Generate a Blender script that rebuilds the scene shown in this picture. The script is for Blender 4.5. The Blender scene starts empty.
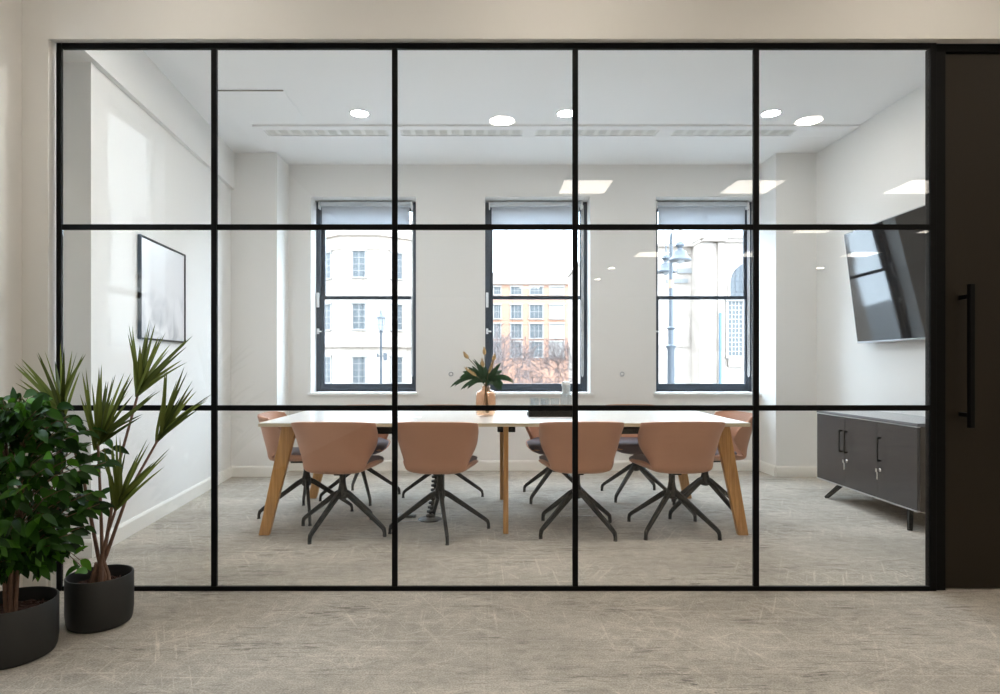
import bpy, bmesh, math, random
from mathutils import Vector, Matrix

C = bpy.context.scene.collection
PI = math.pi
R = math.radians
CAMZ = 1.113
F = 625.0

# ------------------------------------------------------------------ materials
def new_mat(name):
    m = bpy.data.materials.new(name)
    m.use_nodes = True
    nt = m.node_tree
    nt.nodes.clear()
    out = nt.nodes.new('ShaderNodeOutputMaterial')
    return m, nt, out

def N(nt, kind, **kw):
    n = nt.nodes.new(kind)
    for k, v in kw.items():
        if k.startswith('i_'):
            n.inputs[k[2:]].default_value = v
        else:
            setattr(n, k, v)
    return n

def c4(c):
    return (c[0], c[1], c[2], 1.0)

def pbr(name, color, rough=0.5, metal=0.0, vary=0.04, scale=12.0, bump=0.0, bscale=200.0, spec=0.5, sheen=0.0, trans=0.0):
    m, nt, out = new_mat(name)
    b = N(nt, 'ShaderNodeBsdfPrincipled')
    tc = N(nt, 'ShaderNodeTexCoord')
    nz = N(nt, 'ShaderNodeTexNoise')
    nz.inputs['Scale'].default_value = scale
    nz.inputs['Detail'].default_value = 4
    nt.links.new(tc.outputs['Object'], nz.inputs['Vector'])
    mp = N(nt, 'ShaderNodeMapRange')
    mp.inputs['To Min'].default_value = 1 - vary
    mp.inputs['To Max'].default_value = 1 + vary
    nt.links.new(nz.outputs['Fac'], mp.inputs['Value'])
    mx = N(nt, 'ShaderNodeVectorMath', operation='SCALE')
    mx.inputs[0].default_value = color[:3]
    nt.links.new(mp.outputs['Result'], mx.inputs['Scale'])
    nt.links.new(mx.outputs['Vector'], b.inputs['Base Color'])
    b.inputs['Roughness'].default_value = rough
    b.inputs['Metallic'].default_value = metal
    b.inputs['Specular IOR Level'].default_value = spec
    if sheen:
        b.inputs['Sheen Weight'].default_value = sheen
    if bump:
        n2 = N(nt, 'ShaderNodeTexNoise')
        n2.inputs['Scale'].default_value = bscale
        n2.inputs['Detail'].default_value = 2
        nt.links.new(tc.outputs['Object'], n2.inputs['Vector'])
        bp = N(nt, 'ShaderNodeBump')
        bp.inputs['Strength'].default_value = bump
        bp.inputs['Distance'].default_value = 0.002
        nt.links.new(n2.outputs['Fac'], bp.inputs['Height'])
        nt.links.new(bp.outputs['Normal'], b.inputs['Normal'])
    if trans:
        tl = N(nt, 'ShaderNodeBsdfTranslucent')
        nt.links.new(mx.outputs['Vector'], tl.inputs['Color'])
        ms = N(nt, 'ShaderNodeMixShader')
        ms.inputs['Fac'].default_value = trans
        nt.links.new(b.outputs[0], ms.inputs[1])
        nt.links.new(tl.outputs[0], ms.inputs[2])
        nt.links.new(ms.outputs[0], out.inputs['Surface'])
    else:
        nt.links.new(b.outputs[0], out.inputs['Surface'])
    return m

def emit(name, color, strength):
    m, nt, out = new_mat(name)
    e = N(nt, 'ShaderNodeEmission')
    e.inputs['Color'].default_value = c4(color)
    e.inputs['Strength'].default_value = strength
    nt.links.new(e.outputs[0], out.inputs['Surface'])
    return m

def thin_glass(name, tint=(1, 1, 1), f0=0.04, rough=0.0, body=None):
    """clear sheet: mirror reflection by Schlick's law on either face, the rest passes straight through"""
    m, nt, out = new_mat(name)
    geo = N(nt, 'ShaderNodeNewGeometry')
    dt = N(nt, 'ShaderNodeVectorMath', operation='DOT_PRODUCT')
    nt.links.new(geo.outputs['Normal'], dt.inputs[0])
    nt.links.new(geo.outputs['Incoming'], dt.inputs[1])
    ab = N(nt, 'ShaderNodeMath', operation='ABSOLUTE')
    nt.links.new(dt.outputs['Value'], ab.inputs[0])
    om = N(nt, 'ShaderNodeMath', operation='SUBTRACT', use_clamp=True)
    om.inputs[0].default_value = 1.0
    nt.links.new(ab.outputs[0], om.inputs[1])
    pw = N(nt, 'ShaderNodeMath', operation='POWER')
    nt.links.new(om.outputs[0], pw.inputs[0])
    pw.inputs[1].default_value = 5.0
    ma = N(nt, 'ShaderNodeMath', operation='MULTIPLY_ADD')
    nt.links.new(pw.outputs[0], ma.inputs[0])
    ma.inputs[1].default_value = 1 - f0
    ma.inputs[2].default_value = f0
    tr = N(nt, 'ShaderNodeBsdfTransparent')
    tr.inputs['Color'].default_value = c4(tint)
    gl = N(nt, 'ShaderNodeBsdfGlossy')
    gl.inputs['Roughness'].default_value = rough
    mix = N(nt, 'ShaderNodeMixShader')
    nt.links.new(ma.outputs[0], mix.inputs['Fac'])
    base = tr
    if body:
        df = N(nt, 'ShaderNodeBsdfTranslucent')
        df.inputs['Color'].default_value = c4(body[:3])
        m2 = N(nt, 'ShaderNodeMixShader')
        m2.inputs['Fac'].default_value = body[3]
        nt.links.new(tr.outputs[0], m2.inputs[1])
        nt.links.new(df.outputs[0], m2.inputs[2])
        base = m2
    nt.links.new(base.outputs[0], mix.inputs[1])
    nt.links.new(gl.outputs[0], mix.inputs[2])
    nt.links.new(mix.outputs[0], out.inputs['Surface'])
    return m

def wood_mat(name, c1, c2, axis='Z', scale=6.0, rough=0.45):
    m, nt, out = new_mat(name)
    b = N(nt, 'ShaderNodeBsdfPrincipled')
    b.inputs['Roughness'].default_value = rough
    tc = N(nt, 'ShaderNodeTexCoord')
    mp = N(nt, 'ShaderNodeMapping')
    s = [40, 40, 40]
    s['XYZ'.index(axis)] = 2.5
    mp.inputs['Scale'].default_value = s
    nz = N(nt, 'ShaderNodeTexNoise')
    nz.inputs['Scale'].default_value = scale * 0.3
    nz.inputs['Detail'].default_value = 6
    nz.inputs['Distortion'].default_value = 0.6
    nt.links.new(tc.outputs['Object'], mp.inputs['Vector'])
    nt.links.new(mp.outputs['Vector'], nz.inputs['Vector'])
    cr = N(nt, 'ShaderNodeValToRGB')
    cr.color_ramp.elements[0].position = 0.35
    cr.color_ramp.elements[0].color = c4(c1)
    cr.color_ramp.elements[1].position = 0.65
    cr.color_ramp.elements[1].color = c4(c2)
    nt.links.new(nz.outputs['Fac'], cr.inputs['Fac'])
    nt.links.new(cr.outputs['Color'], b.inputs['Base Color'])
    nt.links.new(b.outputs[0], out.inputs['Surface'])
    return m

def leaf_mat(name, c1, c2, rough=0.35, trans=0.25):
    m, nt, out = new_mat(name)
    geo = N(nt, 'ShaderNodeNewGeometry')
    cr = N(nt, 'ShaderNodeValToRGB')
    cr.color_ramp.elements[0].color = c4(c1)
    cr.color_ramp.elements[1].color = c4(c2)
    nt.links.new(geo.outputs['Random Per Island'], cr.inputs['Fac'])
    b = N(nt, 'ShaderNodeBsdfPrincipled')
    b.inputs['Roughness'].default_value = rough
    b.inputs['Specular IOR Level'].default_value = 0.22
    nt.links.new(cr.outputs['Color'], b.inputs['Base Color'])
    tl = N(nt, 'ShaderNodeBsdfTranslucent')
    nt.links.new(cr.outputs['Color'], tl.inputs['Color'])
    ms = N(nt, 'ShaderNodeMixShader')
    ms.inputs['Fac'].default_value = trans
    nt.links.new(b.outputs[0], ms.inputs[1])
    nt.links.new(tl.outputs[0], ms.inputs[2])
    nt.links.new(ms.outputs[0], out.inputs['Surface'])
    return m

def carpet_mat():
    m, nt, out = new_mat('carpet_weave')
    L = nt.links.new
    b = N(nt, 'ShaderNodeBsdfPrincipled')
    b.inputs['Roughness'].default_value = 0.95
    b.inputs['Specular IOR Level'].default_value = 0.1
    tc = N(nt, 'ShaderNodeTexCoord')
    def noise(scale, rot=0.0, loc=(0, 0, 0), detail=4, dist=0.0, rough=0.5):
        mp = N(nt, 'ShaderNodeMapping')
        mp.inputs['Scale'].default_value = scale
        r = N(nt, 'ShaderNodeMapping')
        r.inputs['Rotation'].default_value = (0, 0, rot)
        r.inputs['Location'].default_value = loc
        L(tc.outputs['Object'], r.inputs['Vector'])
        L(r.outputs['Vector'], mp.inputs['Vector'])
        n = N(nt, 'ShaderNodeTexNoise')
        n.inputs['Scale'].default_value = 1.0
        n.inputs['Detail'].default_value = detail
        n.inputs['Distortion'].default_value = dist
        n.inputs['Roughness'].default_value = rough
        L(mp.outputs['Vector'], n.inputs['Vector'])
        return n.outputs['Fac']
    def rng(v, a, b_, c, d):
        n = N(nt, 'ShaderNodeMapRange')
        n.inputs['From Min'].default_value = a
        n.inputs['From Max'].default_value = b_
        n.inputs['To Min'].default_value = c
        n.inputs['To Max'].default_value = d
        L(v, n.inputs['Value'])
        return n.outputs['Result']
    def mth(op, a, b_):
        n = N(nt, 'ShaderNodeMath', operation=op)
        for i, v in enumerate((a, b_)):
            if isinstance(v, (int, float)):
                n.inputs[i].default_value = v
            else:
                L(v, n.inputs[i])
        return n.outputs[0]
    big = rng(noise((1.1, 2.2, 1), detail=3), 0.3, 0.7, 0.86, 1.12)
    mott = rng(noise((13, 19, 1), detail=8, dist=0.5, rough=0.72), 0.3, 0.7, 0.80, 1.18)
    # dark, thin, wavy lines running along the room
    dk = rng(noise((4.5, 40, 1), detail=6, dist=1.6, rough=0.65), 0.545, 0.63, 0.0, 1.0)
    dkm = rng(noise((2.0, 3.0, 1), loc=(3, 5, 0), detail=2), 0.42, 0.62, 0.0, 1.0)
    dk = rng(mth('MULTIPLY', dk, dkm), 0, 1, 1.0, 0.50)
    # pale scratches in three directions
    patch = rng(noise((1.4, 2.0, 1), loc=(8, 8, 0), detail=2), 0.40, 0.62, 0.15, 1.0)
    lines = [rng(noise((2.0, 60, 1), loc=(7, 1, 0), detail=5, dist=0.5), 0.56, 0.70, 0, 1)]
    for rt, lx_, ly_ in ((62, 1, 9), (118, 4, 2), (28, 11, 3), (88, 5, 14), (150, 2, 6)):
        lines.append(rng(noise((2.0, 66, 1), rot=R(rt), loc=(lx_, ly_, 0), detail=5, dist=0.4), 0.59, 0.70, 0, 1))
    sc = lines[0]
    for l_ in lines[1:]:
        sc = mth('MAXIMUM', sc, l_)
    sc = rng(mth('MULTIPLY', sc, patch), 0, 1, 0.97, 1.34)
    fine = rng(noise((150, 170, 1), detail=2), 0.28, 0.72, 0.74, 1.26)
    # plank tiles, faintly different from each other
    br = N(nt, 'ShaderNodeTexBrick')
    br.inputs['Scale'].default_value = 1.0
    br.inputs['Brick Width'].default_value = 1.0
    br.inputs['Row Height'].default_value = 0.25
    br.inputs['Mortar Size'].default_value = 0.002
    br.inputs['Color1'].default_value = (0.96, 0.96, 0.96, 1)
    br.inputs['Color2'].default_value = (1.05, 1.05, 1.05, 1)
    br.inputs['Mortar'].default_value = (0.9, 0.9, 0.9, 1)
    L(tc.outputs['Object'], br.inputs['Vector'])
    sep = N(nt, 'ShaderNodeSeparateColor')
    L(br.outputs['Color'], sep.inputs[0])
    tot = mth('MULTIPLY', mth('MULTIPLY', big, mott), mth('MULTIPLY', dk, sc))
    tot = mth('MULTIPLY', tot, mth('MULTIPLY', fine, sep.outputs[0]))
    vm = N(nt, 'ShaderNodeVectorMath', operation='SCALE')
    vm.inputs[0].default_value = CARPET
    L(tot, vm.inputs['Scale'])
    L(vm.outputs['Vector'], b.inputs['Base Color'])
    bp = N(nt, 'ShaderNodeBump')
    bp.inputs['Strength'].default_value = 0.35
    bp.inputs['Distance'].default_value = 0.004
    L(noise((300, 300, 300), detail=1), bp.inputs['Height'])
    L(bp.outputs['Normal'], b.inputs['Normal'])
    L(b.outputs[0], out.inputs['Surface'])
    return m

CARPET = (0.455, 0.415, 0.360)
WALLC = (0.82, 0.81, 0.79)
M = {}
M['wall'] = pbr('wall_paint', WALLC, 0.7, vary=0.012, scale=3, bump=0.05, bscale=500)
M['ceil'] = pbr('ceiling_paint', (0.89, 0.89, 0.89), 0.8, vary=0.01, scale=2)
M['skirt'] = pbr('skirting_gloss_paint', (0.84, 0.82, 0.77), 0.35, vary=0.01)
M['carpet'] = carpet_mat()
M['black'] = pbr('black_powder_coat', (0.003, 0.003, 0.0033), 0.5, vary=0.1, spec=0.12)
M['door'] = pbr('dark_brown_laminate', (0.019, 0.0135, 0.0075), 0.5, vary=0.08, scale=2.5, spec=0.25)
M['glass'] = thin_glass('partition_glass', (0.992, 0.998, 0.996), 0.04)
M['wglass'] = thin_glass('window_glass', (0.97, 0.985, 0.99), 0.04)
M['sash'] = pbr('blue_grey_window_paint', (0.030, 0.044, 0.064), 0.4, vary=0.05)
M['blind'] = pbr('grey_blind_fabric', (0.62, 0.64, 0.67), 0.8, vary=0.03, scale=80, trans=0.5)
M['cassette'] = pbr('pale_grey_aluminium', (0.52, 0.56, 0.60), 0.4, vary=0.02)
M['white'] = pbr('white_plastic', (0.82, 0.82, 0.82), 0.4, vary=0.01)
M['reveal'] = pbr('white_sill_paint', (0.86, 0.86, 0.86), 0.45, vary=0.01)
M['pink'] = pbr('dusty_pink_upholstery', (0.56, 0.285, 0.182), 0.62, vary=0.06, scale=9, bump=0.25, bscale=700, sheen=0.15)
M['mauve'] = pbr('mauve_grey_cushion_fabric', (0.17, 0.125, 0.155), 0.8, vary=0.05, scale=30, bump=0.3, bscale=600, sheen=0.2)
M['base'] = pbr('black_chair_metal', (0.007, 0.007, 0.0065), 0.42, vary=0.1, spec=0.2)
M['top'] = pbr('white_laminate', (0.86, 0.85, 0.83), 0.22, vary=0.01)
M['ply'] = wood_mat('pale_plywood_edge', (0.55, 0.45, 0.30), (0.70, 0.60, 0.44), 'X', 5)
M['oak'] = wood_mat('honey_oak', (0.45, 0.205, 0.052), (0.63, 0.33, 0.105), 'Z', 6)
M['cab'] = pbr('dark_grey_cabinet_lacquer', (0.040, 0.038, 0.043), 0.15, vary=0.04, scale=3)
M['cabside'] = pbr('dark_brown_cabinet_side', (0.045, 0.034, 0.025), 0.3, vary=0.08, scale=4)
M['cabtop'] = pbr('grey_cabinet_top', (0.17, 0.18, 0.20), 0.10, vary=0.03, scale=3)
M['edge'] = pbr('pale_edge_trim', (0.55, 0.55, 0.55), 0.35)
M['chrome'] = pbr('brushed_chrome', (0.72, 0.72, 0.72), 0.25, metal=1.0)
M['screen'] = pbr('black_screen_glass', (0.006, 0.006, 0.007), 0.04, vary=0.0, spec=0.33)
M['bezel'] = pbr('silver_bezel', (0.35, 0.36, 0.38), 0.35, metal=0.6)
M['pot'] = pbr('matt_black_planter', (0.017, 0.017, 0.016), 0.55, vary=0.08, scale=6)
M['soil'] = pbr('dark_red_bark_chips', (0.060, 0.026, 0.018), 0.95, vary=0.5, scale=60, bump=1.0, bscale=120)
M['bark'] = pbr('brown_bark', (0.17, 0.095, 0.062), 0.9, vary=0.35, scale=60, bump=0.6, bscale=90)
M['ficus'] = leaf_mat('glossy_green_leaf', (0.005, 0.020, 0.002), (0.075, 0.215, 0.012), 0.42, 0.2)
for n_ in M['ficus'].node_tree.nodes:
    if n_.type == 'VALTORGB':
        e_ = n_.color_ramp.elements.new(0.78)
        e_.color = (0.022, 0.078, 0.006, 1)
M['drac'] = leaf_mat('olive_green_strap_leaf', (0.035, 0.050, 0.010), (0.20, 0.24, 0.05), 0.4, 0.35)
M['green'] = leaf_mat('bouquet_leaf', (0.010, 0.030, 0.012), (0.03, 0.075, 0.03), 0.45, 0.2)
M['stem'] = pbr('bouquet_stem', (0.12, 0.10, 0.05), 0.8)
M['dried'] = pbr('dried_tan_flower', (0.42, 0.28, 0.13), 0.9, vary=0.3, scale=120, bump=0.8, bscale=200)
M['amber'] = thin_glass('amber_glass', (0.965, 0.85, 0.755), 0.05, body=(0.80, 0.50, 0.32, 0.03))
M['clear'] = thin_glass('drinking_glass', (0.94, 0.96, 0.97), 0.08)
M['tray'] = pbr('black_tray', (0.005, 0.005, 0.005), 0.5, spec=0.15)
M['rubber'] = pbr('black_rubber', (0.012, 0.012, 0.012), 0.7)
M['lampW'] = emit('warm_lamp_diffuser', (1.0, 0.97, 0.92), 60)
M['lampN'] = emit('added_downlight_diffuser', (1.0, 0.965, 0.91), 56)  # emitter of the unseen downlights added to brighten the room
M['lampC'] = emit('corridor_downlight_diffuser', (1.0, 0.89, 0.75), 28)
M['lampL'] = emit('office_downlight_diffuser', (1.0, 0.90, 0.76), 55)
M['panel'] = emit('ceiling_panel_diffuser', (1.0, 0.91, 0.79), 5.0)
M['grille'] = pbr('grille_slot_shadow', (0.30, 0.29, 0.26), 0.6, vary=0.05)
M['vane'] = pbr('grille_vane', (0.80, 0.80, 0.77), 0.5, vary=0.03)
M['stone'] = pbr('pale_stucco', (0.33, 0.272, 0.225), 0.85, vary=0.05, scale=1.2)
M['portland'] = pbr('weathered_portland_stone', (0.31, 0.26, 0.222), 0.85, vary=0.34, scale=1.6)
M['brick'] = pbr('orange_brick', (0.31, 0.165, 0.110), 0.9, vary=0.06, scale=2)
M['pwindow'] = pbr('blue_window_glazing', (0.070, 0.076, 0.080), 0.3, spec=0.15, vary=0.15, scale=0.8)
M['wframe'] = pbr('white_window_paint', (0.22, 0.20, 0.18), 0.6)
M['lampiron'] = pbr('blue_grey_iron', (0.040, 0.046, 0.055), 0.5, vary=0.1)
M['lampglass'] = pbr('lantern_glass', (0.20, 0.20, 0.20), 0.2)
M['twig'] = pbr('grey_brown_twig', (0.110, 0.082, 0.076), 0.9, vary=0.2)
M['paleterrace'] = pbr('painted_terrace_front', (0.29, 0.265, 0.238), 0.8, vary=0.04, scale=1)
M['road'] = pbr('pale_road_surface', (0.20, 0.20, 0.20), 0.9, vary=0.1)
M['pipe'] = pbr('blue_downpipe', (0.06, 0.11, 0.15), 0.5)
M['signgrey'] = pbr('pale_sign_lettering', (0.15, 0.15, 0.15), 0.7)

def art_mat():
    m, nt, out = new_mat('misty_abstract_print')
    L = nt.links.new
    b = N(nt, 'ShaderNodeBsdfPrincipled')
    b.inputs['Roughness'].default_value = 0.25
    tc = N(nt, 'ShaderNodeTexCoord')
    n = N(nt, 'ShaderNodeTexNoise')
    n.inputs['Scale'].default_value = 4.0
    n.inputs['Detail'].default_value = 7
    n.inputs['Distortion'].default_value = 1.0
    L(tc.outputs['Object'], n.inputs['Vector'])
    sx = N(nt, 'ShaderNodeSeparateXYZ')
    L(tc.outputs['Object'], sx.inputs[0])
    g = N(nt, 'ShaderNodeMapRange')        # a band of mist across the lower half of the print
    g.inputs['From Min'].default_value = 0.05
    g.inputs['From Max'].default_value = -0.2
    L(sx.outputs['Z'], g.inputs['Value'])
    nr = N(nt, 'ShaderNodeMapRange')
    nr.inputs['From Min'].default_value = 0.42
    nr.inputs['From Max'].default_value = 0.72
    L(n.outputs['Fac'], nr.inputs['Value'])
    mu = N(nt, 'ShaderNodeMath', operation='MULTIPLY')
    L(g.outputs[0], mu.inputs[0])
    L(nr.outputs[0], mu.inputs[1])
    cr = N(nt, 'ShaderNodeValToRGB')
    cr.color_ramp.elements[0].color = (0.72, 0.72, 0.74, 1)
    cr.color_ramp.elements[1].color = (0.34, 0.35, 0.39, 1)
    L(mu.outputs[0], cr.inputs['Fac'])
    L(cr.outputs['Color'], b.inputs['Base Color'])
    L(b.outputs[0], out.inputs['Surface'])
    return m
M['art'] = art_mat()

# ------------------------------------------------------------------ mesh helpers
class MB:
    def __init__(self):
        self.v, self.f = [], []
    def add(self, vs, fs):
        o = len(self.v)
        self.v += [Vector(p) for p in vs]
        self.f += [[i + o for i in f] for f in fs]
        return self
    def box(self, x0, x1, y0, y1, z0, z1):
        vs = [(x0, y0, z0), (x1, y0, z0), (x1, y1, z0), (x0, y1, z0), (x0, y0, z1), (x1, y0, z1), (x1, y1, z1), (x0, y1, z1)]
        return self.add(vs, [(3, 2, 1, 0), (4, 5, 6, 7), (0, 1, 5, 4), (1, 2, 6, 5), (2, 3, 7, 6), (3, 0, 4, 7)])
    def prism(self, poly, z0, z1):
        n = len(poly)
        vs = [(p[0], p[1], z0) for p in poly] + [(p[0], p[1], z1) for p in poly]
        fs = [tuple(range(n - 1, -1, -1)), tuple(range(n, 2 * n))]
        fs += [(i, (i + 1) % n, n + (i + 1) % n, n + i) for i in range(n)]
        return self.add(vs, fs)
    def loft(self, rings, close=True, caps=True):
        n = len(rings[0])
        vs = [p for r in rings for p in r]
        fs = []
        for k in range(len(rings) - 1):
            for i in range(n if close else n - 1):
                j = (i + 1) % n
                fs.append((k * n + i, k * n + j, (k + 1) * n + j, (k + 1) * n + i))
        if caps:
            fs.append(tuple(range(n - 1, -1, -1)))
            fs.append(tuple((len(rings) - 1) * n + i for i in range(n)))
        return self.add(vs, fs)
    def tube(self, pts, rads, seg=8):
        pts = [Vector(p) for p in pts]
        if isinstance(rads, (int, float)):
            rads = [rads] * len(pts)
        rings, side = [], None
        for i, p in enumerate(pts):
            d = (pts[min(i + 1, len(pts) - 1)] - pts[max(i - 1, 0)])
            d = d.normalized() if d.length > 1e-9 else Vector((0, 0, 1))
            if side is None:
                side = d.cross(Vector((0, 0, 1)))
                if side.length < 1e-3:
                    side = d.cross(Vector((1, 0, 0)))
            side = (side - d * side.dot(d))
            side.normalize()
            up = d.cross(side)
            rings.append([p + (side * math.cos(2 * PI * k / seg) + up * math.sin(2 * PI * k / seg)) * rads[i] for k in range(seg)])
        return self.loft(rings)
    def lathe(self, prof, seg=32, cx=0, cy=0, cap0=True, cap1=True):
        rings = [[(cx + r * math.cos(2 * PI * k / seg), cy + r * math.sin(2 * PI * k / seg), z) for k in range(seg)] for r, z in prof]
        n = seg
        vs = [p for r in rings for p in r]
        fs = []
        for k in range(len(rings) - 1):
            for i in range(n):
                j = (i + 1) % n
                fs.append((k * n + i, k * n + j, (k + 1) * n + j, (k + 1) * n + i))
        if cap0:
            fs.append(tuple(range(n - 1, -1, -1)))
        if cap1:
            fs.append(tuple((len(rings) - 1) * n + i for i in range(n)))
        return self.add(vs, fs)
    def beam(self, a, b, w0, h0, w1, h1, up=(0, 0, 1), level=False):
        """tapered bar of rectangular section from a to b"""
        a, b = Vector(a), Vector(b)
        d = (b - a).normalized()
        s = d.cross(Vector(up))
        s.normalize()
        u = s.cross(d)
        if level:
            u = Vector(up)
        r0 = [a - s * w0 / 2 - u * h0 / 2, a + s * w0 / 2 - u * h0 / 2, a + s * w0 / 2 + u * h0 / 2, a - s * w0 / 2 + u * h0 / 2]
        r1 = [b - s * w1 / 2 - u * h1 / 2, b + s * w1 / 2 - u * h1 / 2, b + s * w1 / 2 + u * h1 / 2, b - s * w1 / 2 + u * h1 / 2]
        return self.loft([r0, r1])
    def xf(self, mat):
        self.v = [mat @ p for p in self.v]
        return self
    def build(self, name, mat, parent=None, smooth=False, bevel=0.0, seg=2, angle=40):
        me = bpy.data.meshes.new(name)
        me.from_pydata([tuple(p) for p in self.v], [], self.f)
        bm = bmesh.new()
        bm.from_mesh(me)
        bmesh.ops.recalc_face_normals(bm, faces=bm.faces)
        bm.to_mesh(me)
        bm.free()
        me.materials.append(mat)
        o = bpy.data.objects.new(name, me)
        C.objects.link(o)
        if parent is not None:
            o.parent = parent
        if smooth:
            me.shade_smooth()
            try:
                me.set_sharp_from_angle(angle=R(angle))
            except Exception:
                pass
        if bevel:
            b = o.modifiers.new('bevel', 'BEVEL')
            b.width = bevel
            b.segments = seg
            b.limit_method = 'ANGLE'
            b.angle_limit = R(40)
        return o

def tag(o, label=None, cat=None, group=None, kind=None):
    if label: o['label'] = label
    if cat: o['category'] = cat
    if group: o['group'] = group
    if kind: o['kind'] = kind
    return o

def thing(name, loc, rz=0.0, label=None, cat=None, group=None, kind=None):
    o = bpy.data.objects.new(name, None)
    o.empty_display_size = 0.1
    C.objects.link(o)
    o.location = loc
    o.rotation_euler = (0, 0, rz)
    return tag(o, label, cat, group, kind)

KIDS = {}
def copy_tree(o, parent=None):
    c = o.copy()
    C.objects.link(c)
    c.parent = parent
    for ch in list(o.children):
        copy_tree(ch, c)
    return c

def struct(o):
    o['kind'] = 'structure'
    return o

def px(x, y, d):
    return Vector(((x - 487.0) * d / F, d, CAMZ - (y - 365.0) * d / F))

# ------------------------------------------------------------------ room shell
ROOM_H, OFF_H = 3.23, 3.30
GY = 3.09                     # plane of the glass partition
YB = 6.60                     # face of the back wall
XR = 3.29
def lwx(y):                   # the left wall stands slightly askew
    return -(1.927 + 0.1008 * y)

struct(MB().box(-3.4, 9.3, -14.2, 7.0, -0.2, 0.0).build('floor', M['carpet']))
m = MB()
m.box(-3.4, 4.2, 3.12, 7.0, ROOM_H, 3.5)
struct(m.build('ceiling', M['ceil']))
struct(MB().box(-2.4, 9.3, -14.2, 3.12, OFF_H, 3.5).build('ceiling_corridor', M['ceil']))

# back wall with its three window openings, and the two nibs beside them
WIN = [(-1.86, -0.75), (-0.02, 1.09), (1.785, 2.885)]
WZ0, WZ1 = 0.815, 2.89
m = MB()
m.box(-3.4, 4.2, YB, 6.95, 0, WZ0)
m.box(-3.4, 4.2, YB, 6.95, WZ1, ROOM_H)
xs = [-3.4] + [v for w in WIN for v in w] + [4.2]
for i in range(0, len(xs), 2):
    m.box(xs[i], xs[i + 1], YB, 6.95, WZ0, WZ1)
struct(m.build('wall_back', M['wall']))
struct(MB().box(-2.9, -2.097, 6.24, YB, 0, ROOM_H).build('wall_back_pier', M['wall']))
struct(MB().box(2.885, 3.5, 6.24, YB, 0, ROOM_H).build('wall_back_pier', M['wall']))
struct(MB().box(XR, 3.5, 3.12, YB, 0, ROOM_H).build('wall_right', M['wall']))
struct(MB().prism([(lwx(3.617), 3.617), (lwx(6.24), 6.24), (-3.2, 6.24), (-3.2, 3.617)], 0, ROOM_H).build('wall_left', M['wall']))
struct(MB().box(-3.2, -2.95, 3.12, 3.617, 0, ROOM_H).build('wall_left_recess', M['wall']))
o = 0.035
m = MB().prism([(lwx(3.13) + o, 3.13), (lwx(6.24) + o, 6.24), (lwx(6.24) - .25, 6.24), (-2.95, 3.617), (-2.95, 3.13)], 2.866, ROOM_H)
struct(m.build('trim_1', M['wall']))

# corridor wall around the partition
FY0, FY1 = 3.04, 3.12
m = MB()
m.box(-3.2, -2.135, FY0, FY1, 0, OFF_H)
m.box(-2.135, 9.3, FY0, FY1, 2.70, OFF_H)
m.box(3.62, 9.3, FY0, FY1, 0, 2.70)
struct(m.build('wall_front', M['wall']))
# corridor left wall with a tall narrow window
CW = (1.78, 2.44, 1.18, 2.73)
m = MB()
m.box(-2.40, -2.262, -14.2, CW[0], 0, OFF_H)
m.box(-2.40, -2.262, CW[1], FY0, 0, OFF_H)
m.box(-2.40, -2.262, CW[0], CW[1], 0, CW[2])
m.box(-2.40, -2.262, CW[0], CW[1], CW[3], OFF_H)
struct(m.build('wall_corridor_left', M['wall']))
struct(MB().box(-2.6, 9.3, -14.2, -14.0, 0, OFF_H).build('wall_office_rear', M['wall']))
struct(MB().box(9.1, 9.3, -14.0, FY0, 0, OFF_H).build('wall_office_right', M['wall']))

# skirting boards
def skirt(name, pts, h=0.105, t=0.016):
    m = MB()
    for (a, b) in zip(pts[:-1], pts[1:]):
        a, b = Vector((a[0], a[1], 0)), Vector((b[0], b[1], 0))
        d = (b - a).normalized()
        n = Vector((d.y, -d.x, 0))
        e = d * t
        prof = [(0, 0), (t, 0), (t, h - 0.018), (t - 0.006, h - 0.004), (0.004, h), (0, h)]
        rings = []
        for p in (a - e * 0, b + e * 0):
            rings.append([p + n * q[0] + Vector((0, 0, q[1])) for q in prof])
        m.loft(rings)
    return struct(m.build(name, M['skirt']))
skirt('baseboard_left', [(lwx(3.617), 3.617), (lwx(6.24), 6.24)])
skirt('baseboard_recess', [(-2.95, 3.617), (lwx(3.617) + .016, 3.617)])
skirt('baseboard_back', [(lwx(6.24), 6.24), (-2.097, 6.24), (-2.097, 6.60), (2.885, 6.60), (2.885, 6.24), (XR, 6.24)])
skirt('baseboard_right', [(XR, 6.24), (XR, 3.14)])
skirt('baseboard_front', [(-2.262, FY0), (-2.135, FY0), (-2.135, FY0 + .03)], 0.125)
skirt('baseboard_corridor', [(-2.262, -13.9), (-2.262, FY0)], 0.125)

# ------------------------------------------------------------------ windows in the back wall
def handle_set(win, x, y):
    MB().box(x - .014, x + .014, y - .03, y, 1.74, 1.90).build('lever', M['white'], win, bevel=.004)
    m = MB().box(x - .012, x + .012, y - .02, y, 1.45, 1.51)
    m.tube([(x + .0, y - .02, 1.48), (x + .0, y - .045, 1.48), (x + .045, y - .045, 1.475)], .008)
    m.build('catch', M['white'], win)

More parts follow.
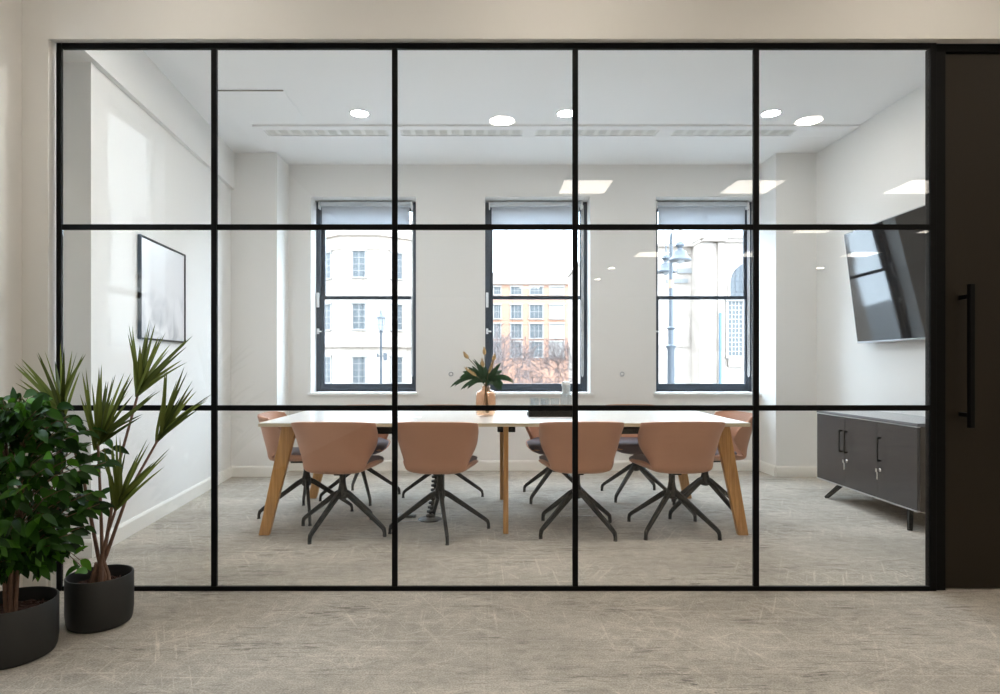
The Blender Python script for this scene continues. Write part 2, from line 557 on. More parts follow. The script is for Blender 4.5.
WLAB = [('left', 'left'), ('middle', 'middle'), ('right', 'right')]
for i, (x0, x1) in enumerate(WIN):
    y0, y1 = 6.81, 6.88
    w = thing('window_%d' % (i + 1), (0, 0, 0), kind='structure')
    m = MB()
    zb, zt = WZ0 + .008, WZ1 - .002
    m.box(x0, x0 + .045, y0, y1, zb, zt)
    m.box(x1 - .045, x1, y0, y1, zb, zt)
    m.box(x0 + .045, x1 - .045, y0, y1, zt - .05, zt)
    m.box(x0 + .045, x1 - .045, y0, y1, zb, zb + .035)
    m.build('frame', M['sash'], w, bevel=.003)
    def sash(name, za, zc, ya, bot, top):
        m = MB()
        a, b = x0 + .045, x1 - .045
        s = .042
        m.box(a, a + s, ya, ya + .035, za, zc)
        m.box(b - s * .6, b, ya, ya + .035, za, zc)
        m.box(a + s, b - s * .6, ya, ya + .035, za, za + bot)
        m.box(a + s, b - s * .6, ya, ya + .035, zc - top, zc)
        so = m.build(name, M['sash'], w, bevel=.003)
        MB().box(a + s, b - s * .6, ya + .014, ya + .02, za + bot, zc - top).build('pane', M['wglass'], so)
    sash('lower_sash', zb + .035, 1.866, 6.815, .052, .036)
    sash('upper_sash', 1.832, zt - .05, 6.852, .034, .04)
    handle_set(w, x0 + .022, y0 - .001)
    MB().box(x0 - .03, x1 + .03, 6.575, 6.595, WZ0 - .022, WZ0 + .004).box(x0 + .002, x1 - .002, 6.595, 6.81, WZ0 - .004, WZ0 + .004).build('sill', M['reveal'], w, bevel=.003)
    # roller blind hung at the head of the window
    b = thing('roller_blind', ((x0 + x1) / 2, 6.77, 2.80), 0,
              ['nearly rolled-up grey blind at the head of the left back window', 'nearly rolled-up grey blind at the head of the middle back window',
               'nearly rolled-up grey blind at the head of the right back window, darker against stone'][i], 'blind', 'roller blinds at the back windows')
    hw = (x1 - x0) / 2
    MB().box(-hw + .055, hw - .075, -.035, .035, .025, .078).build('cassette', M['cassette'], b, bevel=.012)
    MB().box(-hw + .04, -hw + .055, -.04, .035, .0, .085).build('bracket', M['white'], b, bevel=.004)
    MB().box(hw - .075, hw - .058, -.04, .035, .0, .085).build('bracket', M['white'], b, bevel=.004)
    m = MB().box(-hw + .07, hw - .09, .004, .0055, -.165, .03)
    m.build('fabric', M['blind'], b)
    MB().box(-hw + .07, hw - .09, -.003, .013, -.185, -.165).build('bottom_bar', M['cassette'], b, bevel=.003)
    m = MB()
    m.tube([(hw - .066, -.02, .04), (hw - .066, -.02, -1.80)], .004, 6)
    m.tube([(hw - .052, -.02, .04), (hw - .052, -.02, -1.80)], .004, 6)
    m.tube([(hw - .066, -.02, -1.80), (hw - .059, -.02, -1.815), (hw - .052, -.02, -1.80)], .004, 6)
    m.build('pull_cord', M['white'], b)

# window in the corridor's left wall (seen mirrored in the glass)
w = thing('window_4', (0, 0, 0), kind='structure')
m = MB()
m.box(-2.37, -2.345, CW[0], CW[0] + .03, CW[2], CW[3])
m.box(-2.37, -2.345, CW[1] - .03, CW[1], CW[2], CW[3])
m.box(-2.37, -2.345, CW[0], CW[1], CW[2], CW[2] + .05)
m.box(-2.37, -2.345, CW[0], CW[1], CW[3] - .04, CW[3])
m.build('frame', M['reveal'], w)
MB().box(-2.361, -2.355, CW[0] + .03, CW[1] - .03, CW[2] + .05, CW[3] - .04).build('pane', M['wglass'], w)

# ------------------------------------------------------------------ glass partition
part = thing('glass_partition', (0, 3.075, 0), 0, 'full-height black steel-framed glass partition of fifteen panes', 'glass partition', kind='thing')
S = 3.08 / F
JX0, JX1 = -2.121, (936 - 487) * S
HEAD0, HEAD1 = 2.671, 2.698
FD = .020
m = MB().box(JX0, JX0 + .024, 0, FD, 0, HEAD1)
m.box(JX1 - .030, JX1, 0, FD, 0, HEAD1)
m.box(JX0 + .027, JX1 - .03, 0, FD, HEAD0, HEAD1)
m.box(JX0 + .027, JX1 - .03, 0, FD, 0, .022)
m.build('frame', M['black'], part, bevel=.002)
mx = [(p - 487) * S for p in (214, 394.7, 575.3, 756.2)]
for x in mx:
    MB().box(x - .0135, x + .0135, .0, FD, .022, HEAD0).build('mullion', M['black'], part, bevel=.002)
tz = [CAMZ + (365 - p) * S for p in (408, 227)]
xe = [JX0 + .027] + mx + [JX1 - .03]
for z in tz:
    mm = MB()
    for a, b in zip(xe[:-1], xe[1:]):
        mm.box(a + (.0135 if a in mx else 0), b - (.0135 if b in mx else 0),   .002, FD - .002, z - .0135, z + .0135)
    mm.build('transom', M['black'], part, bevel=.002)
ze = [.022] + tz + [HEAD0]
for i, (a, b) in enumerate(zip(xe[:-1], xe[1:])):
    for j, (c, d) in enumerate(zip(ze[:-1], ze[1:])):
        MB().box(a + (.0135 if i else 0), b - (.0135 if i < 4 else 0), .007, .015, c + (.0135 if j else 0), d - (.0135 if j < 2 else 0)).build('glass_pane', M['glass'], part)

# ------------------------------------------------------------------ sliding door
dr = thing('door_1', (0, 0, 0), kind='structure')
DX0 = (945 - 487) * 3.09 / F
m = MB().box(JX1 + .002, 3.62, 3.085, 3.16, 2.660, 2.699)
m.box(JX1 + .002, DX0, 3.085, 3.16, 0, 2.660)
m.build('door_frame', M['black'], dr, bevel=.002)
MB().box(DX0 + .003, 3.60, 3.10, 3.15, .006, 2.655).build('door_leaf', M['door'], dr, bevel=.002)
hx = (971 - 487) * 3.03 / F
m = MB().box(hx - .012, hx + .012, 3.018, 3.042, .808, 1.506)
m.box(hx - .009, hx + .009, 3.042, 3.101, 1.436, 1.458)
m.box(hx - .009, hx + .009, 3.042, 3.101, .858, .880)
m.build('door_handle', M['black'], dr, bevel=.003)

# ------------------------------------------------------------------ ceiling fittings in the room
DL = [(-1.07, 5.25), (0.665, 5.25), (2.386, 5.25)]
names = ['leftmost', 'middle', 'rightmost']
for i, (x, y) in enumerate(DL):
    t = thing('downlight', (x, y, ROOM_H), 0, 'small round recessed downlight over the table, %s of the three beside the air grille' % names[i], 'downlight', 'round downlights in the meeting room')
    MB().lathe([(.072, -.001), (.072, -.007), (.086, -.005), (.088, 0)], 32, cap0=False, cap1=False).build('rim', M['white'], t, smooth=True)
    MB().lathe([(.071, -.004), (.071, -.002)], 32).build('diffuser', M['lampW'], t)

g = thing('ceiling_air_grille', (0, 0, ROOM_H), 0, 'long white linear air diffuser across the meeting room ceiling', 'air vent')
gx0, gx1, gy0, gy1 = -2.07, 3.285, 5.506, 5.83
slots = [(-2.00, -.90), (-.78, .32), (.44, 1.54), (1.68, 2.77)]
m = MB()
m.box(gx0, gx1, gy0, 5.585, -.018, 0)
m.box(gx0, gx1, 5.735, gy1, -.018, 0)
ex = [gx0] + [v for s in slots for v in s] + [gx1]
for i in range(0, len(ex), 2):
    m.box(ex[i], ex[i + 1], 5.585, 5.735, -.018, 0)
m.build('frame', M['ceil'], g, bevel=.003)
for a, b in slots:
    s = MB().box(a, b, 5.585, 5.735, -.003, -.001).build('slot', M['grille'], g)
    mm = MB()
    for k in range(5):
        yy = 5.600 + k * .03
        mm.beam((a, yy, -.006), (b, yy, -.006), .018, .003, .018, .003)
    n = int((b - a) / .105)
    for k in range(n + 1):
        xx = a + (b - a) * k / n
        mm.box(xx - .020, xx + .020, 5.586, 5.734, -.010, -.004)
    mm.build('vane', M['vane'], s)
t = thing('ceiling_access_panel', (-1.84, 5.06, ROOM_H), 0, 'square flush access hatch in the ceiling above the left end of the table', 'hatch')
MB().box(-.262, .272, -.246, .255, -.006, -.001).build('panel', M['ceil'], t, bevel=.001)
MB().box(-.262, .272, -.252, -.247, -.010, -.0005).build('shadow_gap', M['grille'], t)

# the rows nearest the glass, above the panes; room row unseen, added to brighten
for nm, yy, zz, lab, xs_ in (('downlight', 3.70, ROOM_H, 'unseen downlight added to the meeting room, row nearest the glass, %s from left', (-1.25, .05, 1.35, 2.55)),
                       ('corridor_downlight', 2.30, OFF_H, 'round recessed downlight of the corridor row along the glass, %s from left', (-1.4, .35, 2.1, 3.85))):
    for i, x in enumerate(xs_):
        t = thing(nm, (x, yy, zz), 0, lab % ['first', 'second', 'third', 'fourth'][i], 'downlight', 'downlights along the glass')
        MB().lathe([(.100, -.001), (.100, -.007), (.114, -.005), (.116, 0)], 32, cap0=False, cap1=False).build('rim', M['white'], t, smooth=True)
        MB().lathe([(.099, -.004), (.099, -.002)], 32).build('diffuser', M['lampN'] if nm == 'downlight' else M['lampC'], t)

# ------------------------------------------------------------------ corridor and office lights (behind the camera, mirrored in the glass)
k = 0
rows = [(-1.48, 'nearest the glass'), (-3.86, 'second back from the glass'), (-6.15, 'third back from the glass')]
for ri, (y, rn) in enumerate(rows):
    for ci, x in enumerate((1.20, 3.24, 5.30, 7.36)):
        t = thing('ceiling_light_panel', (x, y, OFF_H), 0, 'square lit ceiling panel mirrored in the glass, row %s, %s from left' % (rn, ['first', 'second', 'third', 'fourth'][ci]), 'ceiling light', 'square light panels of the open office')
        MB().box(-.30, .30, -.30, -.288, -.012, 0).box(-.30, .30, .288, .30, -.012, 0).box(-.30, -.288, -.288, .288, -.012, 0).box(.288, .30, -.288, .288, -.012, 0).build('frame', M['white'], t)
        MB().box(-.287, .287, -.287, .287, -.008, -.004).build('diffuser', M['panel'], t)
for (x, y, r, s) in [(.134, .58, .110, 'large round downlight mirrored in the glass above the middle window'), (2.88, .58, .110, 'large round downlight mirrored in the glass at top right'),
                     (2.80, -7.9, .08, 'small round office downlight mirrored on the wall right of the middle window, upper'), (2.80, -9.75, .08, 'small round office downlight mirrored on the wall right of the middle window, lower'),
                     (7.5, -7.9, .08, 'small round office downlight mirrored on the right wall left of the screen')]:
    t = thing('office_downlight', (x, y, OFF_H), 0, s, 'downlight', 'round downlights of the corridor and office')
    MB().lathe([(r, -.001), (r, -.006), (r + .014, -.004), (r + .016, 0)], 32, cap0=False, cap1=False).build('rim', M['white'], t, smooth=True)
    MB().lathe([(r - .002, -.004), (r - .002, -.002)], 32).build('diffuser', M['lampL'], t)

# ------------------------------------------------------------------ meeting table
TX0, TX1, TY0, TY1, TZ = -1.473, 1.695, 4.02, 5.30, 0.74
TCX, TCY = (TX0 + TX1) / 2, (TY0 + TY1) / 2
tb = thing('meeting_table', (TCX, TCY, 0), 0, 'long white-topped meeting table on slanted oak legs', 'table')
hx_, hy_ = (TX1 - TX0) / 2, (TY1 - TY0) / 2
MB().box(-hx_, hx_, -hy_, hy_, .7155, .7355).build('tabletop', M['ply'], tb, bevel=.002)
MB().box(-hx_ + .001, hx_ - .001, -hy_ + .001, hy_ - .001, .7355, .7400).build('laminate', M['top'], tb, bevel=.001)
def end_leg(xt, xb, y):
    m = MB()
    r0 = [(xb - .034, y - .02, 0), (xb + .034, y - .02, 0), (xb + .034, y + .02, 0), (xb - .034, y + .02, 0)]
    r1 = [(xt - .050, y - .02, .7155), (xt + .050, y - .02, .7155), (xt + .050, y + .02, .7155), (xt - .050, y + .02, .7155)]
    return m.loft([r0, r1]).build('leg', M['oak'], tb, bevel=.006)
for y in (-.565, .565):
    end_leg(-1.29 - TCX, -1.458 - TCX, y)
    end_leg(1.535 - TCX, 1.675 - TCX, y)
    m = MB()
    xm = .124 - TCX
    y2 = y + (.05 if y < 0 else -.03)
    r0 = [(xm - .017, y2 - .035, 0), (xm + .017, y2 - .035, 0), (xm + .017, y2 + .035, 0), (xm - .017, y2 + .035, 0)]
    r1 = [(xm - .017, y2 - .05, .7155), (xm + .017, y2 - .05, .7155), (xm + .017, y2 + .05, .7155), (xm - .017, y2 + .05, .7155)]
    m.loft([r0, r1]).build('leg', M['oak'], tb, bevel=.005)
    m = MB()
    for s in (-1, 1):
        m.box(xm + s * .019 - .001, xm + s * .019 + .001, y2 - .04, y2 + .04, .655, .7155) if False else None
        xa, xb = (xm + .018, xm + .062) if s > 0 else (xm - .055, xm - .018)
        m.box(xa, xb, y2 - .045, y2 + .045, .672, .7155)
        m.tube([((xa + xb) / 2, y2 - .045, .690), ((xa + xb) / 2, y2 - .058, .690)], .008, 8)
    m.build('leg_bracket', M['black'], tb, bevel=.002)
for y in (-.40, .40):
    MB().box(-1.36, -.10 - TCX, y - .02, y + .02, .645, .690).build('rail', M['black'], tb, bevel=.002)
    MB().box(.44 - TCX, 1.36, y - .02, y + .02, .645, .690).build('rail', M['black'], tb, bevel=.002)
for x in (-1.34, 1.32):
    m = MB().box(x - .02, x + .02, -.56, .56, .690, .7155)
    m.build('cross_rail', M['black'], tb, bevel=.002)
    s = 1 if x < 0 else -1
    for y in (-.575, .575):
        MB().lathe([(.016, .600), (.016, .612), (.011, .616), (.011, .700), (.022, .704), (.022, .7155)], 14, x + s * .10, y).build('leg_fitting', M['black'], tb, smooth=True)
fx, fy = -.62 - TCX, 4.46 - TCY
MB().box(fx - .15, fx + .15, fy - .06, fy + .06, .7398, .7412).build('cable_flap', M['white'], tb, bevel=.0005)

# ------------------------------------------------------------------ chairs (front is +Y)
def shell_point(u, v, prof, off=0.0, shrink=1.0):
    """prof rows: v, y, z, half width, forward wrap, wrap direction angle"""
    for a, b in zip(prof[:-1], prof[1:]):
        if v <= b[0] + 1e-9:
            break
    t = max(0.0, min(1.0, (v - a[0]) / (b[0] - a[0])))
    q = [a[i] + (b[i] - a[i]) * t for i in range(6)]
    _, y, z, w, wr, an = q
    A = R(86)
    sg = -1 if u < 0 else 1
    e = 0.72
    s = sg * abs(math.sin(abs(u) ** 0.9 * A)) ** e / math.sin(A) ** e
    c = (1 - max(math.cos(abs(u) ** 0.9 * A), 0) ** e) / (1 - math.cos(A) ** e)
    d = Vector((0, math.cos(R(an)), math.sin(R(an))))
    p = Vector((s * w * shrink, y, z)) + d * (wr * c)
    return p

def smooth_prof(rows, n=40):
    out = []
    k = len(rows)
    for i in range(n + 1):
        f = i / n * (k - 1)
        a = min(int(f), k - 2)
        t = f - a
        p0, p1, p2, p3 = rows[max(a - 1, 0)], rows[a], rows[a + 1], rows[min(a + 2, k - 1)]
        r = []
        for j in range(len(rows[0])):
            r.append(0.5 * (2 * p1[j] + (p2[j] - p0[j]) * t + (2 * p0[j] - 5 * p1[j] + 4 * p2[j] - p3[j]) * t * t + (3 * p1[j] - p0[j] - 3 * p2[j] + p3[j]) * t ** 3))
        out.append((i / n,) + tuple(r))
    return out

# y, z, half width, wrap, wrap direction (90 = up, 0 = forwards)
PROF = smooth_prof([
    (.245, .418, .190, .008, 90),
    (.225, .430, .222, .014, 90),
    (.130, .432, .240, .026, 90),
    (.010, .427, .240, .046, 88),
    (-.110, .424, .218, .052, 80),
    (-.200, .426, .192, .040, 60),
    (-.240, .446, .190, .050, 25),
    (-.258, .505, .208, .105, 6),
    (-.280, .585, .240, .180, 0),
    (-.300, .675, .256, .172, -4),
    (-.312, .735, .261, .118, -8),
    (-.316, .760, .259, .105, -9)], 44)

def shell_mesh():
    nu, nv = 20, len(PROF)
    vs, fs = [], []
    for i in range(nv):
        for j in range(nu + 1):
            u = -1 + 2 * j / nu
            vs.append(shell_point(u, PROF[i][0], PROF))
    n = nu + 1
    for i in range(nv - 1):
        for j in range(nu):
            fs.append((i * n + j, i * n + j + 1, (i + 1) * n + j + 1, (i + 1) * n + j))
    return MB().add(vs, fs)

def make_chair():
    ch = thing('meeting_chair', (0, 0, 0), 0)
    sh = shell_mesh().build('shell', M['pink'], ch, smooth=True, angle=180)
    so = sh.modifiers.new('solid', 'SOLIDIFY')
    so.thickness = .022
    so.offset = 0
    bv = sh.modifiers.new('bevel', 'BEVEL')
    bv.width = .008
    bv.segments = 3
    bv.limit_method = 'ANGLE'
    bv.angle_limit = R(50)
    # seat pad
    rings = []
    path = [(.275, .430, .17), (.272, .446, .214), (.245, .462, .236), (.14, .466, .244), (.02, .462, .236), (-.09, .460, .205), (-.165, .464, .165)]
    pad = MB()
    top, bot = [], []
    for (y, z, w) in path:
        rt, rb = [], []
        for j in range(15):
            u = -1 + 2 * j / 14
            x = w * math.sin(u * R(75)) / math.sin(R(75))
            crown = .016 * (1 - u * u) - .018 * max(0, abs(u) - .75) / .25
            rt.append((x, y - .03 * u * u * (1 if y > .2 else 0), z + crown + .030 * (u * u) * (1 if y < .2 else .4)))
            rb.append((x * .97, y - .03 * u * u * (1 if y > .2 else 0), z - (.040 if y > .2 else .030) + .034 * (u * u) * (1 if y < .2 else .4)))
        rings.append(rt + rb[::-1])
    pad.loft(rings).build('seat_pad', M['mauve'], ch, smooth=True, angle=60)
    # swivel post and hub
    MB().lathe([(.022, .216), (.033, .224), (.036, .262), (.026, .300), (.021, .33), (.021, .400)], 20).build('post', M['base'], ch, smooth=True, angle=50)
    m = MB().box(-.085, .085, -.10, .10, .404, .414)
    m.beam((-.0, -.11, .398), (0, .11, .398), .06, .016, .06, .016)
    m.build('seat_plate', M['base'], ch, bevel=.004)
    return ch

def base_legs(ch, ang):
    """four arms of the star base, turned on their own below the seat"""
    for k in range(4):
        a = ang + k * PI / 2
        d = Vector((math.cos(a), math.sin(a), 0))
        pts = [(.018, .262, .026, .040), (.06, .242, .025, .036), (.305, .068, .021, .026), (.326, .050, .021, .024), (.332, .030, .020, .020), (.333, .006, .019, .019)]
        rings = []
        s = Vector((-d.y, d.x, 0))
        for i, (r, z, w, h) in enumerate(pts):
            p = d * r + Vector((0, 0, z))
            q0, q1 = pts[max(i - 1, 0)], pts[min(i + 1, 5)]
            t = (d * (q1[0] - q0[0]) + Vector((0, 0, q1[1] - q0[1]))).normalized()
            u = s.cross(t)
            rings.append([p - s * w / 2 - u * h / 2, p + s * w / 2 - u * h / 2, p + s * w / 2 + u * h / 2, p - s * w / 2 + u * h / 2])
        lg = MB().loft(rings).build('leg', M['base'], ch, bevel=.004)
        MB().lathe([(.012, 0), (.013, .007)], 12, d.x * .333, d.y * .333).build('foot_glide', M['rubber'], lg)

CH = [  # x, y, facing, base angle, label
    (-.968, 4.19, -2, -24, 'pink tub chair with its back to the glass, nearest the left table leg'),
    (-.315, 4.19, -3, 12, 'pink tub chair with its back to the glass, in front of the coiled cable column'),
    (.606, 4.21, 0, -52, 'pink tub chair with its back to the glass, just right of the middle table leg'),
    (1.245, 4.21, 2, -45, 'pink tub chair with its back to the glass, nearest the right table leg'),
    (-1.34, 4.64, -84, 20, 'pink tub chair at the left head of the table'),
    (1.625, 4.66, 96, 25, 'pink tub chair at the right head of the table'),
    (-1.06, 5.25, 184, 24, 'pink tub chair on the window side, half hidden behind the leftmost front chair'),
    (-.37, 5.26, 180, 4, 'pink tub chair on the window side, behind the chair by the cable column'),
    (.575, 5.26, 179, -42, 'pink tub chair on the window side, right of the middle table leg'),
    (1.265, 5.31, 176, -42, 'pink tub chair on the window side, in the gap between two front chairs'),
]
proto = make_chair()
for i, (x, y, fa, ba, lab) in enumerate(CH):
    c = proto if i == 0 else copy_tree(proto)
    if i == 0:
        tmpl = [ch for ch in proto.children]
    c.location = (x, y, 0)
    c.rotation_euler = (0, 0, R(fa))
    tag(c, lab, 'chair', 'pink tub chairs around the meeting table')
for i, (c, spec) in enumerate(zip([o for o in bpy.data.objects if o.name.startswith('meeting_chair')], CH)):
    base_legs(c, R(spec[3] - spec[2]))

# ------------------------------------------------------------------ on and under the table
vx, vy = (485.8 - 487) * 4.57 / F, 4.57
v = thing('vase', (vx, vy, TZ), 0, 'amber glass bottle vase holding leaves and dried flowers on the table', 'vase')
m = MB()
out_p = [(.050, .0), (.066, .006), (.073, .02), (.074, .10), (.074, .150), (.070, .172), (.055, .186), (.036, .194), (.031, .202), (.031, .216), (.035, .220)]
in_p = [(.031, .219), (.027, .214), (.027, .203), (.033, .191), (.052, .182), (.066, .169), (.070, .150), (.070, .10), (.069, .024), (.06, .012), (.0, .010)]
m.lathe(out_p + in_p, 40, cap1=False)
m.build('glass_body', M['amber'], v, smooth=True, angle=60)

rnd = random.Random(5)
def strap(base, d, length, width, droop, n=9, fold=0.12, up=Vector((0, 0, 1)), wprof=None):
    """a long leaf: returns verts, faces"""
    d = d.normalized()
    s = d.cross(up)
    if s.length < 1e-3:
        s = Vector((1, 0, 0))
    s.normalize()
    vs, fs = [], []
    p = Vector(base)
    step = length / n
    for i in range(n + 1):
        t = i / n
        w = width * (wprof(t) if wprof else min(1, 0.45 + t * 3) * (1 - t ** 2.2) ** 0.9)
        nn = s.cross(d)
        vs += [p - s * w / 2 + nn * w * fold, p, p + s * w / 2 + nn * w * fold]
        p = p + d * step
        d = (d + Vector((0, 0, -1)) * droop / n).normalized()
        s = (s - d * s.dot(d)).normalized()
    for i in range(n):
        a, b = i * 3, (i + 1) * 3
        fs += [(a, a + 1, b + 1, b), (a + 1, a + 2, b + 2, b + 1)]
    return vs, fs

def zx(x, y):      # zoomed crop of the vase -> point near the vase plane
    return px(445 + x / 8.671, 345 + y / 8.675, 4.57)
vb = Vector((vx, vy, TZ))
neck = vb + Vector((0, 0, .215))
FL = [((183, 95), -.02, 'dried tan seed head leaning far left above the vase'), ((341, 55), .03, 'tallest dried tan seed head, upright above the vase'),
      ((326, 160), -.03, 'low dried tan seed head in the centre of the vase'), ((425, 110), .02, 'dried tan seed head on the right of the vase, against the window frame'),
      ((225, 235), -.05, 'dried tan plume lying to the left over the vase leaves'), ((400, 190), -.04, 'dried tan plume on the right of the vase, below the seed head')]
for i, ((a, b), dy, lab) in enumerate(FL):
    p = zx(a, b) + Vector((0, dy, 0))
    t = thing('dried_flower_stem', tuple(neck), 0, lab, 'dried flower', 'dried flowers in the vase')
    e = p - neck
    mid = Vector((e.x * .35, e.y * .35, e.z * .55))
    bt = Vector((rnd.uniform(-.03, .03), rnd.uniform(-.03, .03), -.19))
    MB().tube([bt, bt * .4, Vector((e.x * .03, e.y * .03, 0)), mid, e], .0028, 6).build('stem', M['stem'], t)
    m = MB()
    dr_ = (e - mid).normalized()
    L_ = .05 if i < 4 else .10
    n = 46 if i < 4 else 70
    m.tube([e - dr_ * L_ * .5, e - dr_ * L_ * .2, e + dr_ * L_ * .2, e + dr_ * L_ * .5], [.006, .014 if i < 4 else .010, .013 if i < 4 else .009, .003], 8)
    for q in range(n):
        tt = rnd.uniform(-.5, .5)
        pp = e + dr_ * L_ * tt
        rv = Vector((rnd.gauss(0, 1), rnd.gauss(0, 1), rnd.gauss(0, 1) + .6)).normalized()
        vs, fs = strap(pp, rv + dr_, .022, .006, .3, 3)
        m.add(vs, fs)
    m.build('flower_head', M['dried'], t)

def leaf_width(t):
    return max(0.02, math.sin(PI * min(1, t * .92 + .08)) ** .8)
LV = [('leafy green stem drooping over the left of the vase', [((150, 270), .07), ((110, 350), .045), ((160, 385), .045), ((215, 380), .045), ((185, 250), .06), ((250, 200), .05)]),
      ('leafy green stem standing in the middle of the vase', [((290, 190), .06), ((320, 210), .06), ((350, 195), .05), ((300, 270), .06), ((370, 240), .06), ((260, 150), .025), ((335, 300), .06)]),
      ('leafy green stem drooping over the right of the vase', [((470, 390), .075), ((490, 350), .07), ((575, 320), .04), ((450, 200), .06), ((440, 300), .07), ((480, 230), .06), ((400, 340), .05)])]
for i, (lab, tips) in enumerate(LV):
    t = thing('leafy_stem', tuple(neck), 0, lab, 'leafy stem', 'leafy stems in the vase')
    top = Vector(((i - 1) * .04, (i - 1) * -.01, .06))
    MB().tube([(.0 + (i - 1) * .02, .01 * i, -.19), (0, 0, 0), top], .0035, 6).build('stem', M['stem'], t)
    for j, ((a, b), wd) in enumerate([((a + q * rnd.uniform(-38, 38), b + q * rnd.uniform(-40, 40)), wd * .62) for (a, b), wd in tips for q in (0, 1)]):
        e = zx(a, b) - neck + Vector((0, rnd.uniform(-.07, .05), 0))
        st = top * rnd.uniform(.5, 1.0)
        dd = e - st
        Ln = dd.length * 1.2
        d0 = (dd.normalized() + Vector((0, 0, .55 if dd.z < .05 else .2))).normalized()
        vs, fs = strap(st, d0, Ln, wd, 1.3 if dd.z < .05 else .5, 10, .10, Vector((rnd.uniform(-.2, .2), -1, .35)), leaf_width)
        MB().add(vs, fs).build('leaf', M['green'], t, smooth=True, angle=180)

# tray with tumblers and carafe
tx0, tx1 = (529 - 487) * 4.50 / F, (577 - 487) * 4.50 / F
tr = thing('serving_tray', ((tx0 + tx1) / 2, 4.62, TZ), 0, 'low black rectangular tray under the glassware on the table', 'tray')
hw = (tx1 - tx0) / 2
MB().box(-hw, hw, -.13, .13, 0, .012).build('tray_base', M['tray'], tr, bevel=.002)
m = MB().box(-hw, hw, -.13, -.122, .012, .046).box(-hw, hw, .122, .13, .012, .046).box(-hw, -hw + .008, -.122, .122, .012, .046).box(hw - .008, hw, -.122, .122, .012, .046)
m.build('tray_rim', M['tray'], tr, bevel=.002)
MB().box(-hw - .012, -hw, -.05, .05, .020, .034).build('tray_handle', M['chrome'], tr, bevel=.003)
def tumbler(name='tumbler'):
    t = thing(name, (0, 0, 0))
    MB().lathe([(.0, 0), (.026, 0), (.032, .095), (.033, .118), (.031, .118), (.0295, .095), (.024, .010), (.0, .009)], 24, cap0=False, cap1=False).build('glass_body', M['clear'], t, smooth=True, angle=50)
    return t
spots = [(-.125, -.06, 'clear tumbler at the front left of the black tray'), (-.05, -.06, 'clear tumbler at the front centre of the black tray'), (.02, -.06, 'clear tumbler at the front of the black tray beside the carafe'),
         (-.125, .05, 'clear tumbler at the back left of the black tray'), (-.05, .05, 'clear tumbler at the back centre of the black tray')]
tp = None
for x, y, lab in spots:
    t = tumbler() if tp is None else copy_tree(tp)
    tp = tp or t
    t.location = ((tx0 + tx1) / 2 + x, 4.62 + y, TZ + .012)
    tag(t, lab, 'glass', 'tumblers on the tray')
t = thing('carafe', ((566 - 487) * 4.66 / F, 4.66, TZ + .012), 0, 'tall clear water carafe standing on the black tray', 'carafe')
MB().lathe([(.0, 0), (.040, 0), (.043, .02), (.043, .11), (.036, .15), (.033, .185), (.036, .215), (.034, .215), (.031, .185), (.034, .15), (.040, .11), (.040, .022), (.0, .012)], 28, cap0=False, cap1=False).build('glass_body', M['clear'], t, smooth=True, angle=50)
MB().lathe([(.0305, .15), (.0275, .185), (.032, .222), (.032, .235), (.0, .238)], 24, cap1=False).build('stopper', M['white'], t, smooth=True)

# coiled cable column and floor boxes
cs = thing('cable_spine', ((430 - 487) * 4.50 / F, 4.50, 0), 0, 'black segmented cable column rising from the floor under the table', 'cable column')
MB().lathe([(.0, 0), (.085, 0), (.088, .006), (.06, .014), (.0, .014)], 28, cap0=False, cap1=False).build('base_disc', M['black'], cs, smooth=True)
nseg = 22
for k_ in range(nseg):
    z = .018 + k_ * .0312
    off = .11 * (z / .7) ** 1.2 + .012 * math.sin(z * 9)
    m = MB().lathe([(.010, z), (.033, z + .004), (.033, z + .016), (.010, z + .024), (.010, z + .031)], 14, off, 0)
    m.build('vertebra', M['black'], cs, smooth=True, angle=40)
fb = thing('floor_box', ((582 - 487) * 4.58 / F, 4.70, 0), 0, 'flush floor box with bright metal edge under the chair right of the middle leg', 'floor box')
MB().box(-.165, .165, -.12, -.113, 0, .006).box(-.165, .165, .113, .12, 0, .006).box(-.165, -.158, -.113, .113, 0, .006).box(.158, .165, -.113, .113, 0, .006).build('trim_ring', M['chrome'], fb)
MB().box(-.157, .157, -.112, .112, 0, .004).build('lid', M['carpet'], fb)
fb = thing('floor_box', ((420 - 487) * 4.45 / F - .02, 4.56, 0), 0, 'flush floor box beside the foot of the black cable column', 'floor box')
MB().box(-.165, .165, -.12, -.113, 0, .004).box(-.165, .165, .113, .12, 0, .004).box(-.165, -.158, -.113, .113, 0, .004).box(.158, .165, -.113, .113, 0, .004).build('trim_ring', M['edge'], fb)
MB().box(-.157, .03, -.112, .112, 0, .003).build('lid', M['carpet'], fb)
MB().box(-.10, -.02, -.02, .02, .003, .018).build('cable_outlet', M['black'], fb, bevel=.004)

# small round fittings on the back wall
for xx, lab in (((451 - 487) * 6.6 / F, 'small round wall fitting left of the middle window, beside the vase'), ((622 - 487) * 6.6 / F, 'small round wall fitting between the middle and right windows')):
    t = thing('round_wall_fitting', (xx, YB, CAMZ - 9 * 6.6 / F), 0, lab, 'wall fitting', 'round fittings on the back wall')
    rot = Matrix.Rotation(R(90), 4, 'X')
    MB().lathe([(.0, .010), (.022, .010), (.028, .006), (.030, 0)], 24, cap0=False, cap1=False).xf(rot).build('plate', M['white'], t, smooth=True)
    MB().lathe([(.016, .012), (.020, .016), (.024, .012), (.020, .009)], 24, cap0=False, cap1=False).xf(rot).build('ring', M['bezel'], t, smooth=True)

